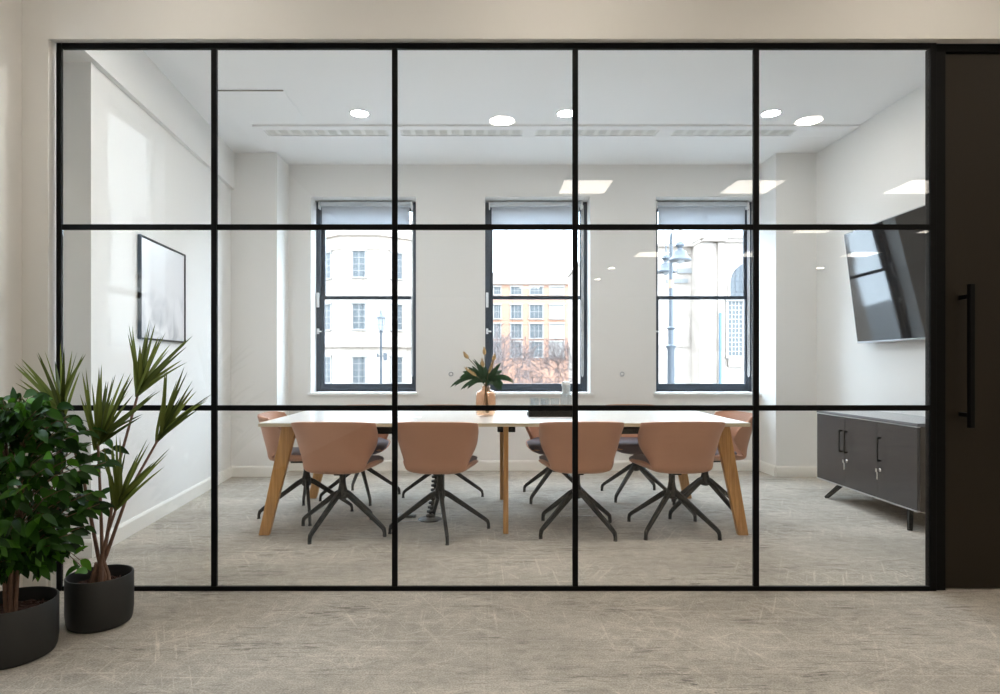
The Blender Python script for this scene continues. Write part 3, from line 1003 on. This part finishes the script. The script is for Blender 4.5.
# ------------------------------------------------------------------ artwork on the left wall
ay0, ay1 = 4.197, 4.987
a0, a1 = Vector((lwx(ay0), ay0, 0)), Vector((lwx(ay1), ay1, 0))
tan = (a1 - a0).normalized()
ang = math.atan2(-tan.x, tan.y)          # turn about z away from +Y
mid = (a0 + a1) / 2
ln = (a1 - a0).length
ar = thing('framed_print', (mid.x, mid.y, 1.64), ang, 'misty grey abstract print in a thin black frame on the left wall', 'picture')
h, hz, dp = ln / 2, .352, .026
m = MB().box(.003, dp, -h, -h + .012, -hz, hz).box(.003, dp, h - .012, h, -hz, hz).box(.003, dp, -h + .012, h - .012, hz - .012, hz).box(.003, dp, -h + .012, h - .012, -hz, -hz + .012)
m.build('frame', M['black'], ar, bevel=.001)
MB().box(.006, .018, -h + .012, h - .012, -hz + .012, hz - .012).build('print', M['art'], ar)

# ------------------------------------------------------------------ television on the right wall
tv = thing('television', (3.14, 4.57, 1.77), 0, 'large black flat television tilted down on the right wall', 'television')
TW, TH = 1.66, .95
rot = Matrix.Rotation(-R(7.2), 4, 'Y')
def tvb(x0, x1, y0, y1, z0, z1):
    return MB().box(x0, x1, y0, y1, z0, z1).xf(rot)
tvb(0, .012, -TW / 2 + .008, TW / 2 - .008, -TH / 2 + .016, TH / 2 - .008).build('screen', M['screen'], tv)
m = tvb(.001, .030, -TW / 2, TW / 2, -TH / 2, -TH / 2 + .015)
m.add(tvb(.001, .030, -TW / 2, TW / 2, TH / 2 - .007, TH / 2).v, [(3, 2, 1, 0), (4, 5, 6, 7), (0, 1, 5, 4), (1, 2, 6, 5), (2, 3, 7, 6), (3, 0, 4, 7)])
m.add(tvb(.001, .030, -TW / 2, -TW / 2 + .007, -TH / 2 + .015, TH / 2 - .007).v, [(3, 2, 1, 0), (4, 5, 6, 7), (0, 1, 5, 4), (1, 2, 6, 5), (2, 3, 7, 6), (3, 0, 4, 7)])
m.add(tvb(.001, .030, TW / 2 - .007, TW / 2, -TH / 2 + .015, TH / 2 - .007).v, [(3, 2, 1, 0), (4, 5, 6, 7), (0, 1, 5, 4), (1, 2, 6, 5), (2, 3, 7, 6), (3, 0, 4, 7)])
m.build('bezel', M['bezel'], tv, bevel=.002)
tvb(.030, .060, -TW / 2 + .12, TW / 2 - .12, -TH / 2 + .06, TH / 2 - .10).build('rear_housing', M['black'], tv, bevel=.01)
m = MB().box(.132, .149, -.25, .25, -.20, .20)
m.box(.04, .135, -.22, -.19, -.06, -.03).box(.04, .135, .19, .22, -.06, -.03).box(.035, .135, -.22, -.19, .10, .13).box(.035, .135, .19, .22, .10, .13)
m.build('wall_bracket', M['black'], tv)

# ------------------------------------------------------------------ cabinet
cb = thing('cabinet', (0, 0, 0), 0, 'low dark grey three-door cabinet on splayed legs against the right wall', 'cabinet')
X0, X1, Y0, Y1, Z0, Z1 = 2.83, 3.268, 4.11, 5.36, .145, .728
m = MB().box(X0 + .022, X1, Y0, Y0 + .02, Z0, Z1 - .022).box(X0 + .022, X1, Y1 - .02, Y1, Z0, Z1 - .022).box(X1 - .012, X1, Y0 + .02, Y1 - .02, Z0, Z1 - .022).box(X0 + .022, X1 - .012, Y0 + .02, Y1 - .02, Z0, Z0 + .02)
m.build('body', M['cabside'], cb, bevel=.001)
MB().box(X0 - .002, X1 + .004, Y0 - .004, Y1 + .004, Z1 - .022, Z1).build('worktop', M['cabtop'], cb, bevel=.002)
MB().box(X0 - .001, X0 + .0205, Y0, Y1, Z1 - .027, Z1 - .0225).build('edge_strip', M['edge'], cb)
MB().box(X0 - .001, X0 + .0205, Y0, Y1, Z0 - .001, Z0 + .006).build('edge_strip', M['edge'], cb)
w3 = (Y1 - Y0) / 3
for i in range(3):
    a, b = Y0 + i * w3, Y0 + (i + 1) * w3
    d = MB().box(X0, X0 + .0205, a + .0015, b - .0015, Z0 + .008, Z1 - .029).build('door', M['cab'], cb, bevel=.001)
    hy = (b - .035) if i == 0 else ((b - .035) if i == 1 else (a + .035))
    # bar handle on two stand-offs
    m = MB().box(X0 - .030, X0 - .022, hy - .006, hy + .006, .420, .595).box(X0 - .024, X0 - .001, hy - .006, hy + .006, .583, .595).box(X0 - .024, X0 - .001, hy - .006, hy + .006, .420, .432)
    m.build('handle', M['black'], d, bevel=.002)
    if i < 2:
        rt = Matrix.Translation((X0, hy, .358)) @ Matrix.Rotation(-R(90), 4, 'Y')
        MB().lathe([(.013, 0), (.013, .006), (.010, .009), (.0, .009)], 16, cap1=False).xf(rt).build('lock', M['chrome'], d, smooth=True)
        m = MB().box(X0 - .030, X0 - .009, hy - .002, hy + .002, .352, .364).box(X0 - .034, X0 - .028, hy - .010, hy + .010, .345, .370).box(X0 - .026, X0 - .023, hy - .006, hy + .008, .290, .350)
        m.build('key', M['chrome'], d)
for (ya, yb) in ((4.26, 4.20), (5.08, 5.24)):
    MB().beam((2.885, ya, Z0), (2.842, yb, 0), .030, .030, .024, .024, up=(1, 0, 0)).build('leg', M['black'], cb, bevel=.002)
    MB().beam((3.21, ya, Z0), (3.24, yb, 0), .030, .030, .024, .024, up=(1, 0, 0)).build('leg', M['black'], cb, bevel=.002)

# ------------------------------------------------------------------ potted plants in the corridor
def pot(parent, r, h):
    prof = [(0, 0), (r * .86, 0), (r * .93, .006), (r * .97, .022), (r, .06), (r, h - .003), (r - .002, h), (r - .006, h), (r - .007, h - .004), (r - .007, h - .06)]
    MB().lathe(prof, 56, cap0=False, cap1=False).build('pot', M['pot'], parent, smooth=True, angle=35)
    m = MB()
    rr = random.Random(3)
    rings = []
    for q in range(7):
        rad = (r - .008) * (1 - q / 6)
        rings.append([(max(rad, .002) * math.cos(2 * PI * j / 36), max(rad, .002) * math.sin(2 * PI * j / 36), h - .055 + rr.uniform(-.004, .006) + .012 * q / 6) for j in range(36)])
    m.loft(rings, caps=False)
    for q in range(240):
        a, rad = rr.uniform(0, 2 * PI), (r - .025) * math.sqrt(rr.random())
        p = Vector((rad * math.cos(a), rad * math.sin(a), h - .046))
        e = Vector((rr.gauss(0, 1), rr.gauss(0, 1), rr.gauss(0, .4))).normalized() * rr.uniform(.006, .016)
        m.beam(p - e, p + e, .008, .005, .006, .004)
    m.build('soil', M['soil'], parent)

# dragon tree
DY = 2.70
dp_ = thing('potted_dracaena', ((100 - 487) * DY / F, DY, 0), 0, 'potted dragon tree with spiky strap leaves in a black planter beside the glass', 'plant')
pot(dp_, .129, .212)
org = Vector(dp_.location)
rnd = random.Random(11)
heads = [  # head pixel, depth offset, leaf tips in the picture
    ((62, 412), -.04, [(22, 360), (15, 367), (16, 384), (37, 355), (28, 372), (45, 352), (64, 349), (72, 352), (83, 355), (55, 362), (80, 372)]),
    ((98, 444), -.10, [(86, 370), (92, 384), (99, 369), (106, 382), (113, 378), (124, 374), (133, 378), (128, 392), (160, 392), (142, 415), (80, 395), (112, 398), (150, 400)]),
    ((138, 394), .04, [(129, 326), (134, 338), (140, 345), (150, 327), (155, 325), (158, 338), (165, 334), (187, 340), (186, 348), (176, 352), (181, 361), (165, 365), (148, 345), (170, 345)]),
    ((159, 438), .10, [(167, 370), (164, 388), (176, 384), (187, 373), (192, 382), (196, 392), (212, 395), (206, 402), (198, 410), (180, 398), (186, 395)]),
    ((117, 506), -.12, [(104, 448), (112, 442), (120, 438), (126, 450), (147, 440), (140, 455), (134, 462), (167, 455), (152, 466), (108, 470), (160, 462)]),
]
for i, ((a, b), dd, tips) in enumerate(heads):
    p = px(a, b, DY + dd) - org
    ba = i * 1.3
    b0 = Vector((.03 * math.cos(ba), .03 * math.sin(ba), .16))
    b1 = b0 + Vector(((p.x - b0.x) * .18, (p.y - b0.y) * .3, .13))
    b2 = b0 + (p - b0) * .6 + Vector((-(p.x - b0.x) * .08, 0, .02))
    st = MB().tube([b0, b1, b2, p], [.012, .008, .006, .005], 8).build('stem', M['bark'], dp_, smooth=True)
    rs = MB()
    mean = Vector((0, 0, 0))
    ends = []
    for (u, v) in tips:
        for rpt in range(2):
            e = px(u + (rnd.uniform(-7, 7) if rpt else 0), v + (rnd.uniform(-5, 7) if rpt else 0), DY + dd + rnd.uniform(-.11, .11)) - org
            ends.append(e)
            mean += e
    ax = (mean / len(ends) - p).normalized()
    for e in ends:
        base = p + ax * rnd.uniform(-.03, .035) + Vector((rnd.uniform(-.006, .006), rnd.uniform(-.006, .006), 0))
        v = e - base
        ln_ = v.length
        if ln_ < .1:
            continue
        bend = rnd.uniform(.10, .35)
        d = (v.normalized() + Vector((0, 0, bend * .5))).normalized()
        vs, fs = strap(base, d, ln_ * 1.03, .0175 * rnd.uniform(.75, 1.15), bend, 8, .14, Vector((rnd.uniform(-.5, .5), -1, rnd.uniform(-.2, .6))))
        rs.add(vs, fs)
    rs.build('leaf_rosette', M['drac'], st, smooth=True, angle=180)
m = MB()
for q in range(5):
    a = q * 1.25
    m.tube([(.035 * math.cos(a), .035 * math.sin(a), .155), (.026 * math.cos(a + .4), .026 * math.sin(a + .4), .205), (.016 * math.cos(a + .7), .016 * math.sin(a + .7), .26)], [.015, .013, .006], 8)
m.build('root_crown', M['bark'], dp_, smooth=True)

# weeping fig
FYD = 2.40
fp = thing('potted_ficus', ((11 - 487) * FYD / F, FYD, 0), 0, 'bushy potted fig with glossy green leaves in a black planter at the left edge', 'plant')
pot(fp, .154, .210)
org = Vector(fp.location)
rnd = random.Random(21)
def fig_leaf(m, p, d, L_, roll):
    w = L_ * rnd.uniform(.42, .52)
    prof = lambda t: max(.03, (math.sin(PI * min(1, t ** .8)) ** .85) * (1 - .25 * t))
    vs, fs = strap(p, d, L_, w, rnd.uniform(.5, 1.1), 6, .10, Vector((math.sin(roll), -math.cos(roll), rnd.uniform(.4, 1.2))), prof)
    m.add(vs, fs)
fol = MB()
br = MB()
def edge_r(zz):
    """canopy radius at height zz"""
    pts = [(.28, .08), (.36, .13), (.48, .20), (.62, .26), (.75, .28), (.85, .25), (.93, .18), (1.0, .06)]
    for (a, ra), (b, rb) in zip(pts[:-1], pts[1:]):
        if zz <= b:
            return ra + (rb - ra) * (zz - a) / (b - a)
    return .05
for k_ in range(5):
    a = k_ * 1.26
    top = Vector((.05 * math.cos(a), .05 * math.sin(a), .74 + .03 * k_))
    br.tube([(.014 * math.cos(a), .014 * math.sin(a), .150), (.03 * math.cos(a + .5), .03 * math.sin(a + .5), .45), top], [.0085, .006, .004], 7)
for k_ in range(225):
    zz = rnd.uniform(.30, 1.0) if k_ > 20 else rnd.uniform(.85, 1.0)
    a = rnd.uniform(0, 2 * PI)
    rr_ = edge_r(zz) * rnd.uniform(.55, 1.26)
    tip = Vector((rr_ * math.cos(a), rr_ * math.sin(a), zz))
    if org.x + tip.x < -2.20:
        tip.x = -2.20 - org.x
    st = Vector((tip.x * .15, tip.y * .15, max(.34, zz - .16)))
    md = st.lerp(tip, .55) + Vector((0, 0, .03))
    br.tube([st, md, tip], [.003, .0022, .0012], 5)
    for q in range(7):
        t = .25 + .75 * q / 6
        p = st.lerp(md, t / .55) if t < .55 else md.lerp(tip, (t - .55) / .45)
        out_d = Vector((tip.x, tip.y, 0))
        out_d = out_d.normalized() if out_d.length > .01 else Vector((1, 0, 0))
        d = out_d * .7 + Vector((rnd.gauss(0, .6), rnd.gauss(0, .6), rnd.gauss(-.15, .45)))
        Ll = rnd.uniform(.055, .088)
        if org.x + p.x + d.normalized().x * Ll < -2.235:
            d.x = abs(d.x)
        fig_leaf(fol, p, d, Ll, rnd.uniform(-.6, .6))
# low shoots reaching towards the other planter
for (a, b) in (((80, 560)), ((88, 572)), ((62, 520)), ((55, 545))):
    tip = px(a, b, 2.50) - org
    st = Vector((.02, .02, .42))
    md = st.lerp(tip, .6) + Vector((0, 0, .05))
    br.tube([st, md, tip], [.003, .0022, .0012], 5)
    for q in range(7):
        t = .35 + .65 * q / 6
        p = st.lerp(md, t / .6) if t < .6 else md.lerp(tip, (t - .6) / .4)
        fig_leaf(fol, p, Vector((rnd.gauss(.4, .5), rnd.gauss(-.2, .5), rnd.gauss(-.3, .4))), rnd.uniform(.055, .075), rnd.uniform(-.6, .6))
br.build('trunk', M['bark'], fp, smooth=True)
o = fol.build('foliage', M['ficus'], fp, smooth=True, angle=180)

# ------------------------------------------------------------------ the street outside
ST = -5.2
struct(MB().box(-90, 90, 7.2, 120, ST - .2, ST).build('street', M['road']))
struct(MB().box(-60, -2.7, -40, 7.2, ST - .2, ST).build('street_side', M['road']))

def bwin(parent, cx, cz, w, h, y, cols=2, rows=4, rot=0.0, origin=None, sill=True, glaz='pwindow'):
    """sash window set in a facade that faces -Y (or turned by rot about its origin)"""
    def place(m):
        if rot:
            m.xf(Matrix.Translation(origin) @ Matrix.Rotation(rot, 4, 'Z'))
        return m
    m = MB().box(cx - w / 2 - .10, cx - w / 2, y - .05, y + .10, cz - h / 2, cz + h / 2).box(cx + w / 2, cx + w / 2 + .10, y - .05, y + .10, cz - h / 2, cz + h / 2)
    m.box(cx - w / 2 - .14, cx + w / 2 + .14, y - .12, y + .10, cz + h / 2, cz + h / 2 + .14)
    if sill:
        m.box(cx - w / 2 - .14, cx + w / 2 + .14, y - .16, y + .10, cz - h / 2 - .10, cz - h / 2)
    t = .035 * max(1, w / 1.0)
    for k_ in range(cols + 1):
        x = cx - w / 2 + w * k_ / cols
        m.box(x - t / 2, x + t / 2, y - .02, y + .05, cz - h / 2, cz + h / 2)
    for k_ in range(rows + 1):
        z = cz - h / 2 + h * k_ / rows
        m.box(cx - w / 2, cx + w / 2, y - .025, y + .045, z - t / 2, z + t / 2)
    fr = place(m).build('window', M['wframe'], parent)
    place(MB().box(cx - w / 2, cx + w / 2, y + .0, y + .03, cz - h / 2, cz + h / 2)).build('pane', M[glaz], fr)

# white stucco terrace with a bowed front (left window)
BD = 42.0
def bx_(p): return (p - 487) * BD / F
def bz_(p): return CAMZ - (p - 365) * BD / F
b1 = thing('stucco_terrace', (0, 0, 0), 0, 'white bow-fronted stucco building seen through the left window', 'building')
ca, cb_ = bx_(340), bx_(379)
side = 3.2
poly = [(ca - side * math.cos(R(38)) - 8, BD + side * math.sin(R(38))), (ca - side * math.cos(R(38)), BD + side * math.sin(R(38))), (ca, BD), (cb_, BD), (cb_ + side * math.cos(R(38)), BD + side * math.sin(R(38))),
        (cb_ + side * math.cos(R(38)) + 3.2, BD + side * math.sin(R(38))), (cb_ + side * math.cos(R(38)) + 3.2, BD + 10), (ca - side * math.cos(R(38)) - 8, BD + 10)]
MB().prism(poly, ST, bz_(215)).build('wall', M['stone'], b1)
def band(z0, z1, out):
    q = []
    for (x, y) in poly[:6]:
        q.append((x, y - out))
    q += poly[6:]
    q[2] = (poly[2][0] - out * .3, poly[2][1] - out)
    q[3] = (poly[3][0] + out * .3, poly[3][1] - out)
    return MB().prism(q, z0, z1)
band(bz_(347), bz_(340), .35).build('cornice', M['stone'], b1)
band(bz_(340), bz_(337), .20).build('cornice', M['portland'], b1)
band(bz_(236), bz_(231), .35).build('cornice', M['stone'], b1)
band(bz_(249), bz_(247.5), .12).build('moulding', M['stone'], b1)
for (ya, yb) in ((251, 277), (303.5, 329), (357, 383)):
    z, hgt = (bz_(ya) + bz_(yb)) / 2, bz_(ya) - bz_(yb)
    bwin(b1, bx_(359), z, .82, hgt, BD - .02, 2, 4)
    bwin(b1, -side * .42, z, .80, hgt, -.02, 2, 4, -R(38), Vector((ca, BD, 0)))
    bwin(b1, side * .42, z, .80, hgt, -.02, 2, 4, R(38), Vector((cb_, BD, 0)))

# orange brick block (middle window)
BD = 60.0
b2 = thing('brick_block', (0, 0, 0), 0, 'orange brick apartment block seen through the middle window', 'building')
zt = bz_(284)
MB().box(bx_(470), bx_(640), BD, BD + 14, ST, zt).build('wall', M['brick'], b2)
MB().box(bx_(480), bx_(620), BD + 1.6, BD + 12, zt, bz_(270)).build('penthouse', M['stone'], b2)
MB().box(bx_(468), bx_(642), BD - .3, BD + 14, zt - .05, zt + .25).build('cornice', M['stone'], b2)
m = MB().box(bx_(550), bx_(560), BD + 3, BD + 6, bz_(270), bz_(262)).box(bx_(563), bx_(564), BD + 3, BD + 3.2, bz_(270), bz_(256))
m.build('roof_plant', M['cassette'], b2)
for (ya, yb) in ((287, 294.5), (305, 318.5), (324, 338), (342, 357)):
    for k_, (xa, xb) in enumerate(((477, 487), (493.5, 501), (510.5, 522), (529.5, 543), (549.5, 564), (583, 595), (604, 617))):
        z, hgt = (bz_(ya) + bz_(yb)) / 2, bz_(ya) - bz_(yb)
        bwin(b2, (bx_(xa) + bx_(xb)) / 2, z, bx_(xb) - bx_(xa) - .1, hgt, BD - .02, 3, 2, glaz='pwindow' if k_ != 4 else 'wframe')

# pale stone corner building with arched windows (right window)
BD = 26.0
b3 = thing('stone_hall', (0, 0, 0), 0, 'weathered pale stone hall with arched window seen through the right window', 'building')
MB().box(bx_(600), bx_(699), BD + 1.0, BD + 10, ST, bz_(243)).build('wall', M['portland'], b3)
MB().box(bx_(699), bx_(860), BD, BD + 10, ST, bz_(240)).build('wall', M['portland'], b3)
m = MB().box(bx_(697), bx_(862), BD - .45, BD + 10, bz_(240), bz_(237.5)).box(bx_(698), bx_(861), BD - .25, BD + 10, bz_(243), bz_(240)).box(bx_(700), bx_(722), BD - .55, BD, bz_(243), bz_(236.5))
m.build('cornice', M['portland'], b3)
MB().box(bx_(598), bx_(699), BD + .7, BD + 10, bz_(243), bz_(240)).box(bx_(598), bx_(699), BD + .9, BD + 1.0, bz_(250), bz_(249)).build('cornice', M['portland'], b3)
MB().box(bx_(699.2), bx_(712), BD - .12, BD, ST, bz_(243)).build('pilaster', M['portland'], b3)
MB().box(bx_(717), bx_(723), BD - .12, BD, ST, bz_(243)).build('pilaster', M['portland'], b3)
# arched window: glazing, stone surround and bars
acx, ahw, asp = bx_(752), bx_(752) - bx_(729.5), bz_(283)
def arch(rw, top_r, z0, y0, y1, n=18):
    pts = [(acx - rw, z0), (acx + rw, z0)] + [(acx + rw * math.cos(PI * k_ / n), asp + top_r * math.sin(PI * k_ / n)) for k_ in range(n + 1)]
    rings = [[(x, yy, z) for x, z in pts] for yy in (y0, y1)]
    return MB().loft(rings)
arh = bz_(262) - asp
wd = arch(ahw + .10, arh + .10, bz_(298), BD - .10, BD - .02).build('window', M['portland'], b3)
arch(ahw, arh, bz_(297.5), BD - .13, BD - .101).build('pane', M['pwindow'], wd)
m = MB()
for k_ in range(1, 9):
    x = acx - ahw + 2 * ahw * k_ / 9
    zz = asp + arh * math.sqrt(max(0, 1 - ((x - acx) / ahw) ** 2))
    m.box(x - .03, x + .03, BD - .16, BD - .13, bz_(297.5), zz)
for k_ in range(1, 8):
    z = bz_(297.5) + k_ * .22
    if z < asp:
        w_ = ahw
    elif z < asp + arh:
        w_ = ahw * math.sqrt(1 - ((z - asp) / arh) ** 2)
    else:
        continue
    m.box(acx - w_, acx + w_, BD - .16, BD - .13, z - .02, z + .02)
m.build('glazing_bar', M['lampiron'], wd)
bwin(b3, (bx_(728) + bx_(742)) / 2, (bz_(301) + bz_(356)) / 2, bx_(742) - bx_(728), bz_(301) - bz_(356), BD - .02, 4, 12)
MB().box(bx_(727), bx_(744), BD - .2, BD, bz_(367), bz_(357)).build('window_sill', M['portland'], b3)
m = MB().box(bx_(666), bx_(697), BD + .93, BD + 1.0, bz_(346), bz_(345.2)).box(bx_(696.4), bx_(697), BD + .93, BD + 1.0, bz_(345.5), bz_(313))
m.build('string_course', M['portland'], b3)
MB().tube([(bx_(718.5), BD - .22, bz_(392)), (bx_(718.5), BD - .22, bz_(313))], .06, 8).build('downpipe', M['pipe'], b3)
sg = thing('wall_sign', (0, 0, 0), 0, 'two faint grey sign boards on the stone hall behind the double street lamp', 'sign')
for (xa, xb, ya, yb) in ((684, 699, 265, 270), (673, 695, 276, 280)):
    MB().box(bx_(xa), bx_(xb), BD + .9, BD + .97, bz_(yb), bz_(ya)).build('board', M['signgrey'], sg)

# building opposite the corridor window
b4 = thing('stone_terrace', (0, 0, 0), 0, 'pale stone terrace mirrored in the upper left panes', 'building')
MB().box(-24, -13, -22, 22, ST, 12).build('wall', M['paleterrace'], b4)
for y in [v * 2.6 - 20 for v in range(16)]:
    for z in (-2.2, 1.7, 5.6):
        bwin(b4, y, z, 1.15, 2.1, -.02, 2, 2, R(90), Vector((-13, 0, 0)))
for z in (-.2, 3.7):
    MB().box(-13.25, -13, -22, 22, z - .10, z + .15).build('cornice', M['portland'], b4)

# street lamps
def lantern_mesh(parent, x, y, z, s):
    MB().lathe([(.10 * s, z - .26 * s), (.17 * s, z + .20 * s), (.17 * s, z + .22 * s)], 6, x, y).build('lantern', M['lampglass'], parent)
    MB().lathe([(.20 * s, z + .22 * s), (.19 * s, z + .27 * s), (.07 * s, z + .38 * s), (.04 * s, z + .44 * s), (.015 * s, z + .62 * s)], 12, x, y).build('lantern_cap', M['lampiron'], parent)
    m = MB()
    for k_ in range(6):
        a = PI / 3 * k_
        m.tube([(x + .10 * s * math.cos(a), y + .10 * s * math.sin(a), z - .26 * s), (x + .175 * s * math.cos(a), y + .175 * s * math.sin(a), z + .22 * s)], .014 * s, 6)
    m.build('lantern_cage', M['lampiron'], parent)
LD = 25.0
lx = (381 - 487) * LD / F
l1 = thing('street_lamp', (0, 0, 0), 0, 'single-lantern street lamp seen through the left window', 'street lamp')
lz = CAMZ - (324 - 365) * LD / F
lantern_mesh(l1, lx, LD, lz, 1.0)
MB().lathe([(.16, ST), (.16, ST + .9), (.09, ST + 1.0), (.06, ST + 2.0), (.05, lz - .4), (.09, lz - .30), (.05, lz - .26)], 14, lx, LD).build('post', M['lampiron'], l1, smooth=True)
zr = CAMZ - (356 - 365) * LD / F
m = MB().tube([(lx - .14, LD, zr), (lx + .22, LD, zr)], .025, 6).box(lx + .10, lx + .24, LD - .05, LD + .05, zr - .18, zr + .12).box(lx - .17, lx - .10, LD - .04, LD + .04, zr - .06, zr + .10)
m.build('bracket', M['lampiron'], l1)

LD = 18.0
def lpx(a, b): return Vector(((a - 487) * LD / F, LD, CAMZ - (b - 365) * LD / F))
l2 = thing('street_lamp', (0, 0, 0), 0, 'tall twin-headed street lamp with bell shades seen through the right window', 'street lamp')
p0 = lpx(671, 385)
zt = lpx(671, 236).z
MB().lathe([(.20, ST), (.20, ST + 1.2), (.12, ST + 1.4), (.10, lpx(0, 350).z), (.15, lpx(0, 346).z), (.08, lpx(0, 344).z), (.08, lpx(0, 330).z), (.13, lpx(0, 328).z), (.06, lpx(0, 326).z), (.05, zt)], 14, p0.x, LD).build('post', M['lampiron'], l2, smooth=True)
MB().lathe([(.075, lpx(0, 288).z), (.075, lpx(0, 280).z)], 12, p0.x, LD).build('band', M['brick'], l2)
for (ax_, ay_) in ((680, 246), (666, 259)):
    q = px(ax_, ay_, LD - .5 if ax_ > 671 else LD + 1.1)
    x_, y_, z_ = q.x, q.y, q.z
    s_ = 1.0
    hd = MB().lathe([(.02, z_ + .14), (.10, z_ + .10), (.13, z_ + .02), (.06, z_ - .06), (.07, z_ - .11), (.16, z_ - .15), (.20, z_ - .26), (.22, z_ - .30), (.31, z_ - .38), (.30, z_ - .42), (.12, z_ - .40)], 20, x_, y_).build('lamp_shade', M['lampiron'], l2, smooth=True)
    MB().lathe([(.12, z_ - .39), (.13, z_ - .44), (.02, z_ - .50)], 14, x_, y_).build('lamp_globe', M['lampglass'], hd, smooth=True)
    pts = [Vector((p0.x, LD, zt - .9)), Vector((p0.x + (x_ - p0.x) * .1, LD + (y_ - LD) * .1, zt + .1)), Vector((p0.x + (x_ - p0.x) * .6, LD + (y_ - LD) * .6, z_ + .75)), Vector((x_, y_, z_ + .6)), Vector((x_, y_, z_ + .12))]
    MB().tube(pts, .022, 8).build('swan_neck', M['lampiron'], l2, smooth=True)

# bare trees
rnd = random.Random(8)
def bare_tree(name, x, y, h, seed, label, spread=.55, levels=5, r0=.10, crown_at=.35, pts=None):
    rr = random.Random(seed)
    t = thing(name, (x, y, ST), 0, label, 'tree', 'bare winter trees outside')
    tk, tw = MB(), MB()
    def grow(p, d, ln, r, lv):
        q = p + d * ln
        mid_ = p.lerp(q, .5) + Vector((rr.gauss(0, .04), rr.gauss(0, .04), rr.gauss(0, .04))) * ln
        (tk if lv >= levels - 1 else tw).tube([p, mid_, q], [r, r * .85, r * .68], 5 if lv < levels - 1 else 8)
        if lv == 0:
            return
        for k_ in range(3 if lv > 1 else 4):
            nd = (d + Vector((rr.gauss(0, spread), rr.gauss(0, spread), rr.gauss(.10, spread * .6)))).normalized()
            grow(q if k_ < 2 else p.lerp(q, rr.uniform(.4, .9)), nd, ln * rr.uniform(.62, .85), max(r * .55, .0075), lv - 1)
    tk.tube([(0, 0, 0), (0.05, 0, h * crown_at * .5), (0, 0, h * crown_at)], [r0 * 1.2, r0, r0 * .9], 8)
    for k_ in range(3):
        grow(Vector((0, 0, h * crown_at * (.8 + .1 * k_))), Vector((rr.gauss(0, .4), rr.gauss(0, .4), 1)).normalized(), h * .2, r0 * .7, levels)
    tk.build('trunk', M['twig'], t)
    tw.build('branches', M['twig'], t)
    return t
def tx_(p, d): return (p - 487) * d / F
bare_tree('bare_tree', tx_(500, 30), 30, 8.6, 1, 'bare winter tree in front of the brick block, left of the pair', levels=6, r0=.075)
bare_tree('bare_tree', tx_(562, 36), 36, 8.8, 2, 'bare winter tree in front of the brick block, right of the pair', levels=6, r0=.075)
bare_tree('bare_tree', tx_(412, 34), 34, 6.0, 4, 'bare winter tree at the right foot of the white bow-fronted building', levels=4)

# ------------------------------------------------------------------ light
w = bpy.data.worlds.new('overcast_sky')
bpy.context.scene.world = w
w.use_nodes = True
nt = w.node_tree
nt.nodes.clear()
wo = nt.nodes.new('ShaderNodeOutputWorld')
bg = nt.nodes.new('ShaderNodeBackground')
bg.inputs['Color'].default_value = (0.73, 0.865, 1.0, 1)
bg.inputs['Strength'].default_value = 7.4
nt.links.new(bg.outputs[0], wo.inputs['Surface'])

def portal(name, loc, rot, sx, sy):
    l = bpy.data.lights.new(name, 'AREA')
    l.shape = 'RECTANGLE'
    l.size, l.size_y = sx, sy
    l.cycles.is_portal = True
    o = bpy.data.objects.new(name, l)
    o.location, o.rotation_euler = loc, rot
    C.objects.link(o)
for i, (x0, x1) in enumerate(WIN):
    portal('window_daylight', ((x0 + x1) / 2, 6.97, (WZ0 + WZ1) / 2), (-R(90), 0, 0), x1 - x0, WZ1 - WZ0)
portal('window_daylight', (-2.42, (CW[0] + CW[1]) / 2, (CW[2] + CW[3]) / 2), (R(90), 0, -R(90)), CW[1] - CW[0], CW[3] - CW[2])

# ------------------------------------------------------------------ camera and view
cam = bpy.data.cameras.new('camera')
cam.sensor_width = 36.0
cam.lens = F / 1000 * 36.0
cam.shift_x = 0.013
cam.shift_y = 0.018
cam.clip_start = 0.05
cam.clip_end = 400
co = bpy.data.objects.new('camera', cam)
co.location = (0, 0, CAMZ)
co.rotation_euler = (R(90), 0, 0)
C.objects.link(co)
sc = bpy.context.scene
sc.camera = co
sc.view_settings.view_transform = 'Standard'
sc.view_settings.look = 'None'
sc.view_settings.gamma = 1
sc.view_settings.use_curve_mapping = False
sc.view_settings.exposure = 1.14
sc.cycles.use_denoising = True
sc.cycles.max_bounces = 10
sc.cycles.diffuse_bounces = 5
sc.cycles.glossy_bounces = 5
sc.cycles.transparent_max_bounces = 24
sc.cycles.sample_clamp_indirect = 6.0
sc.cycles.caustics_reflective = False
sc.cycles.caustics_refractive = False
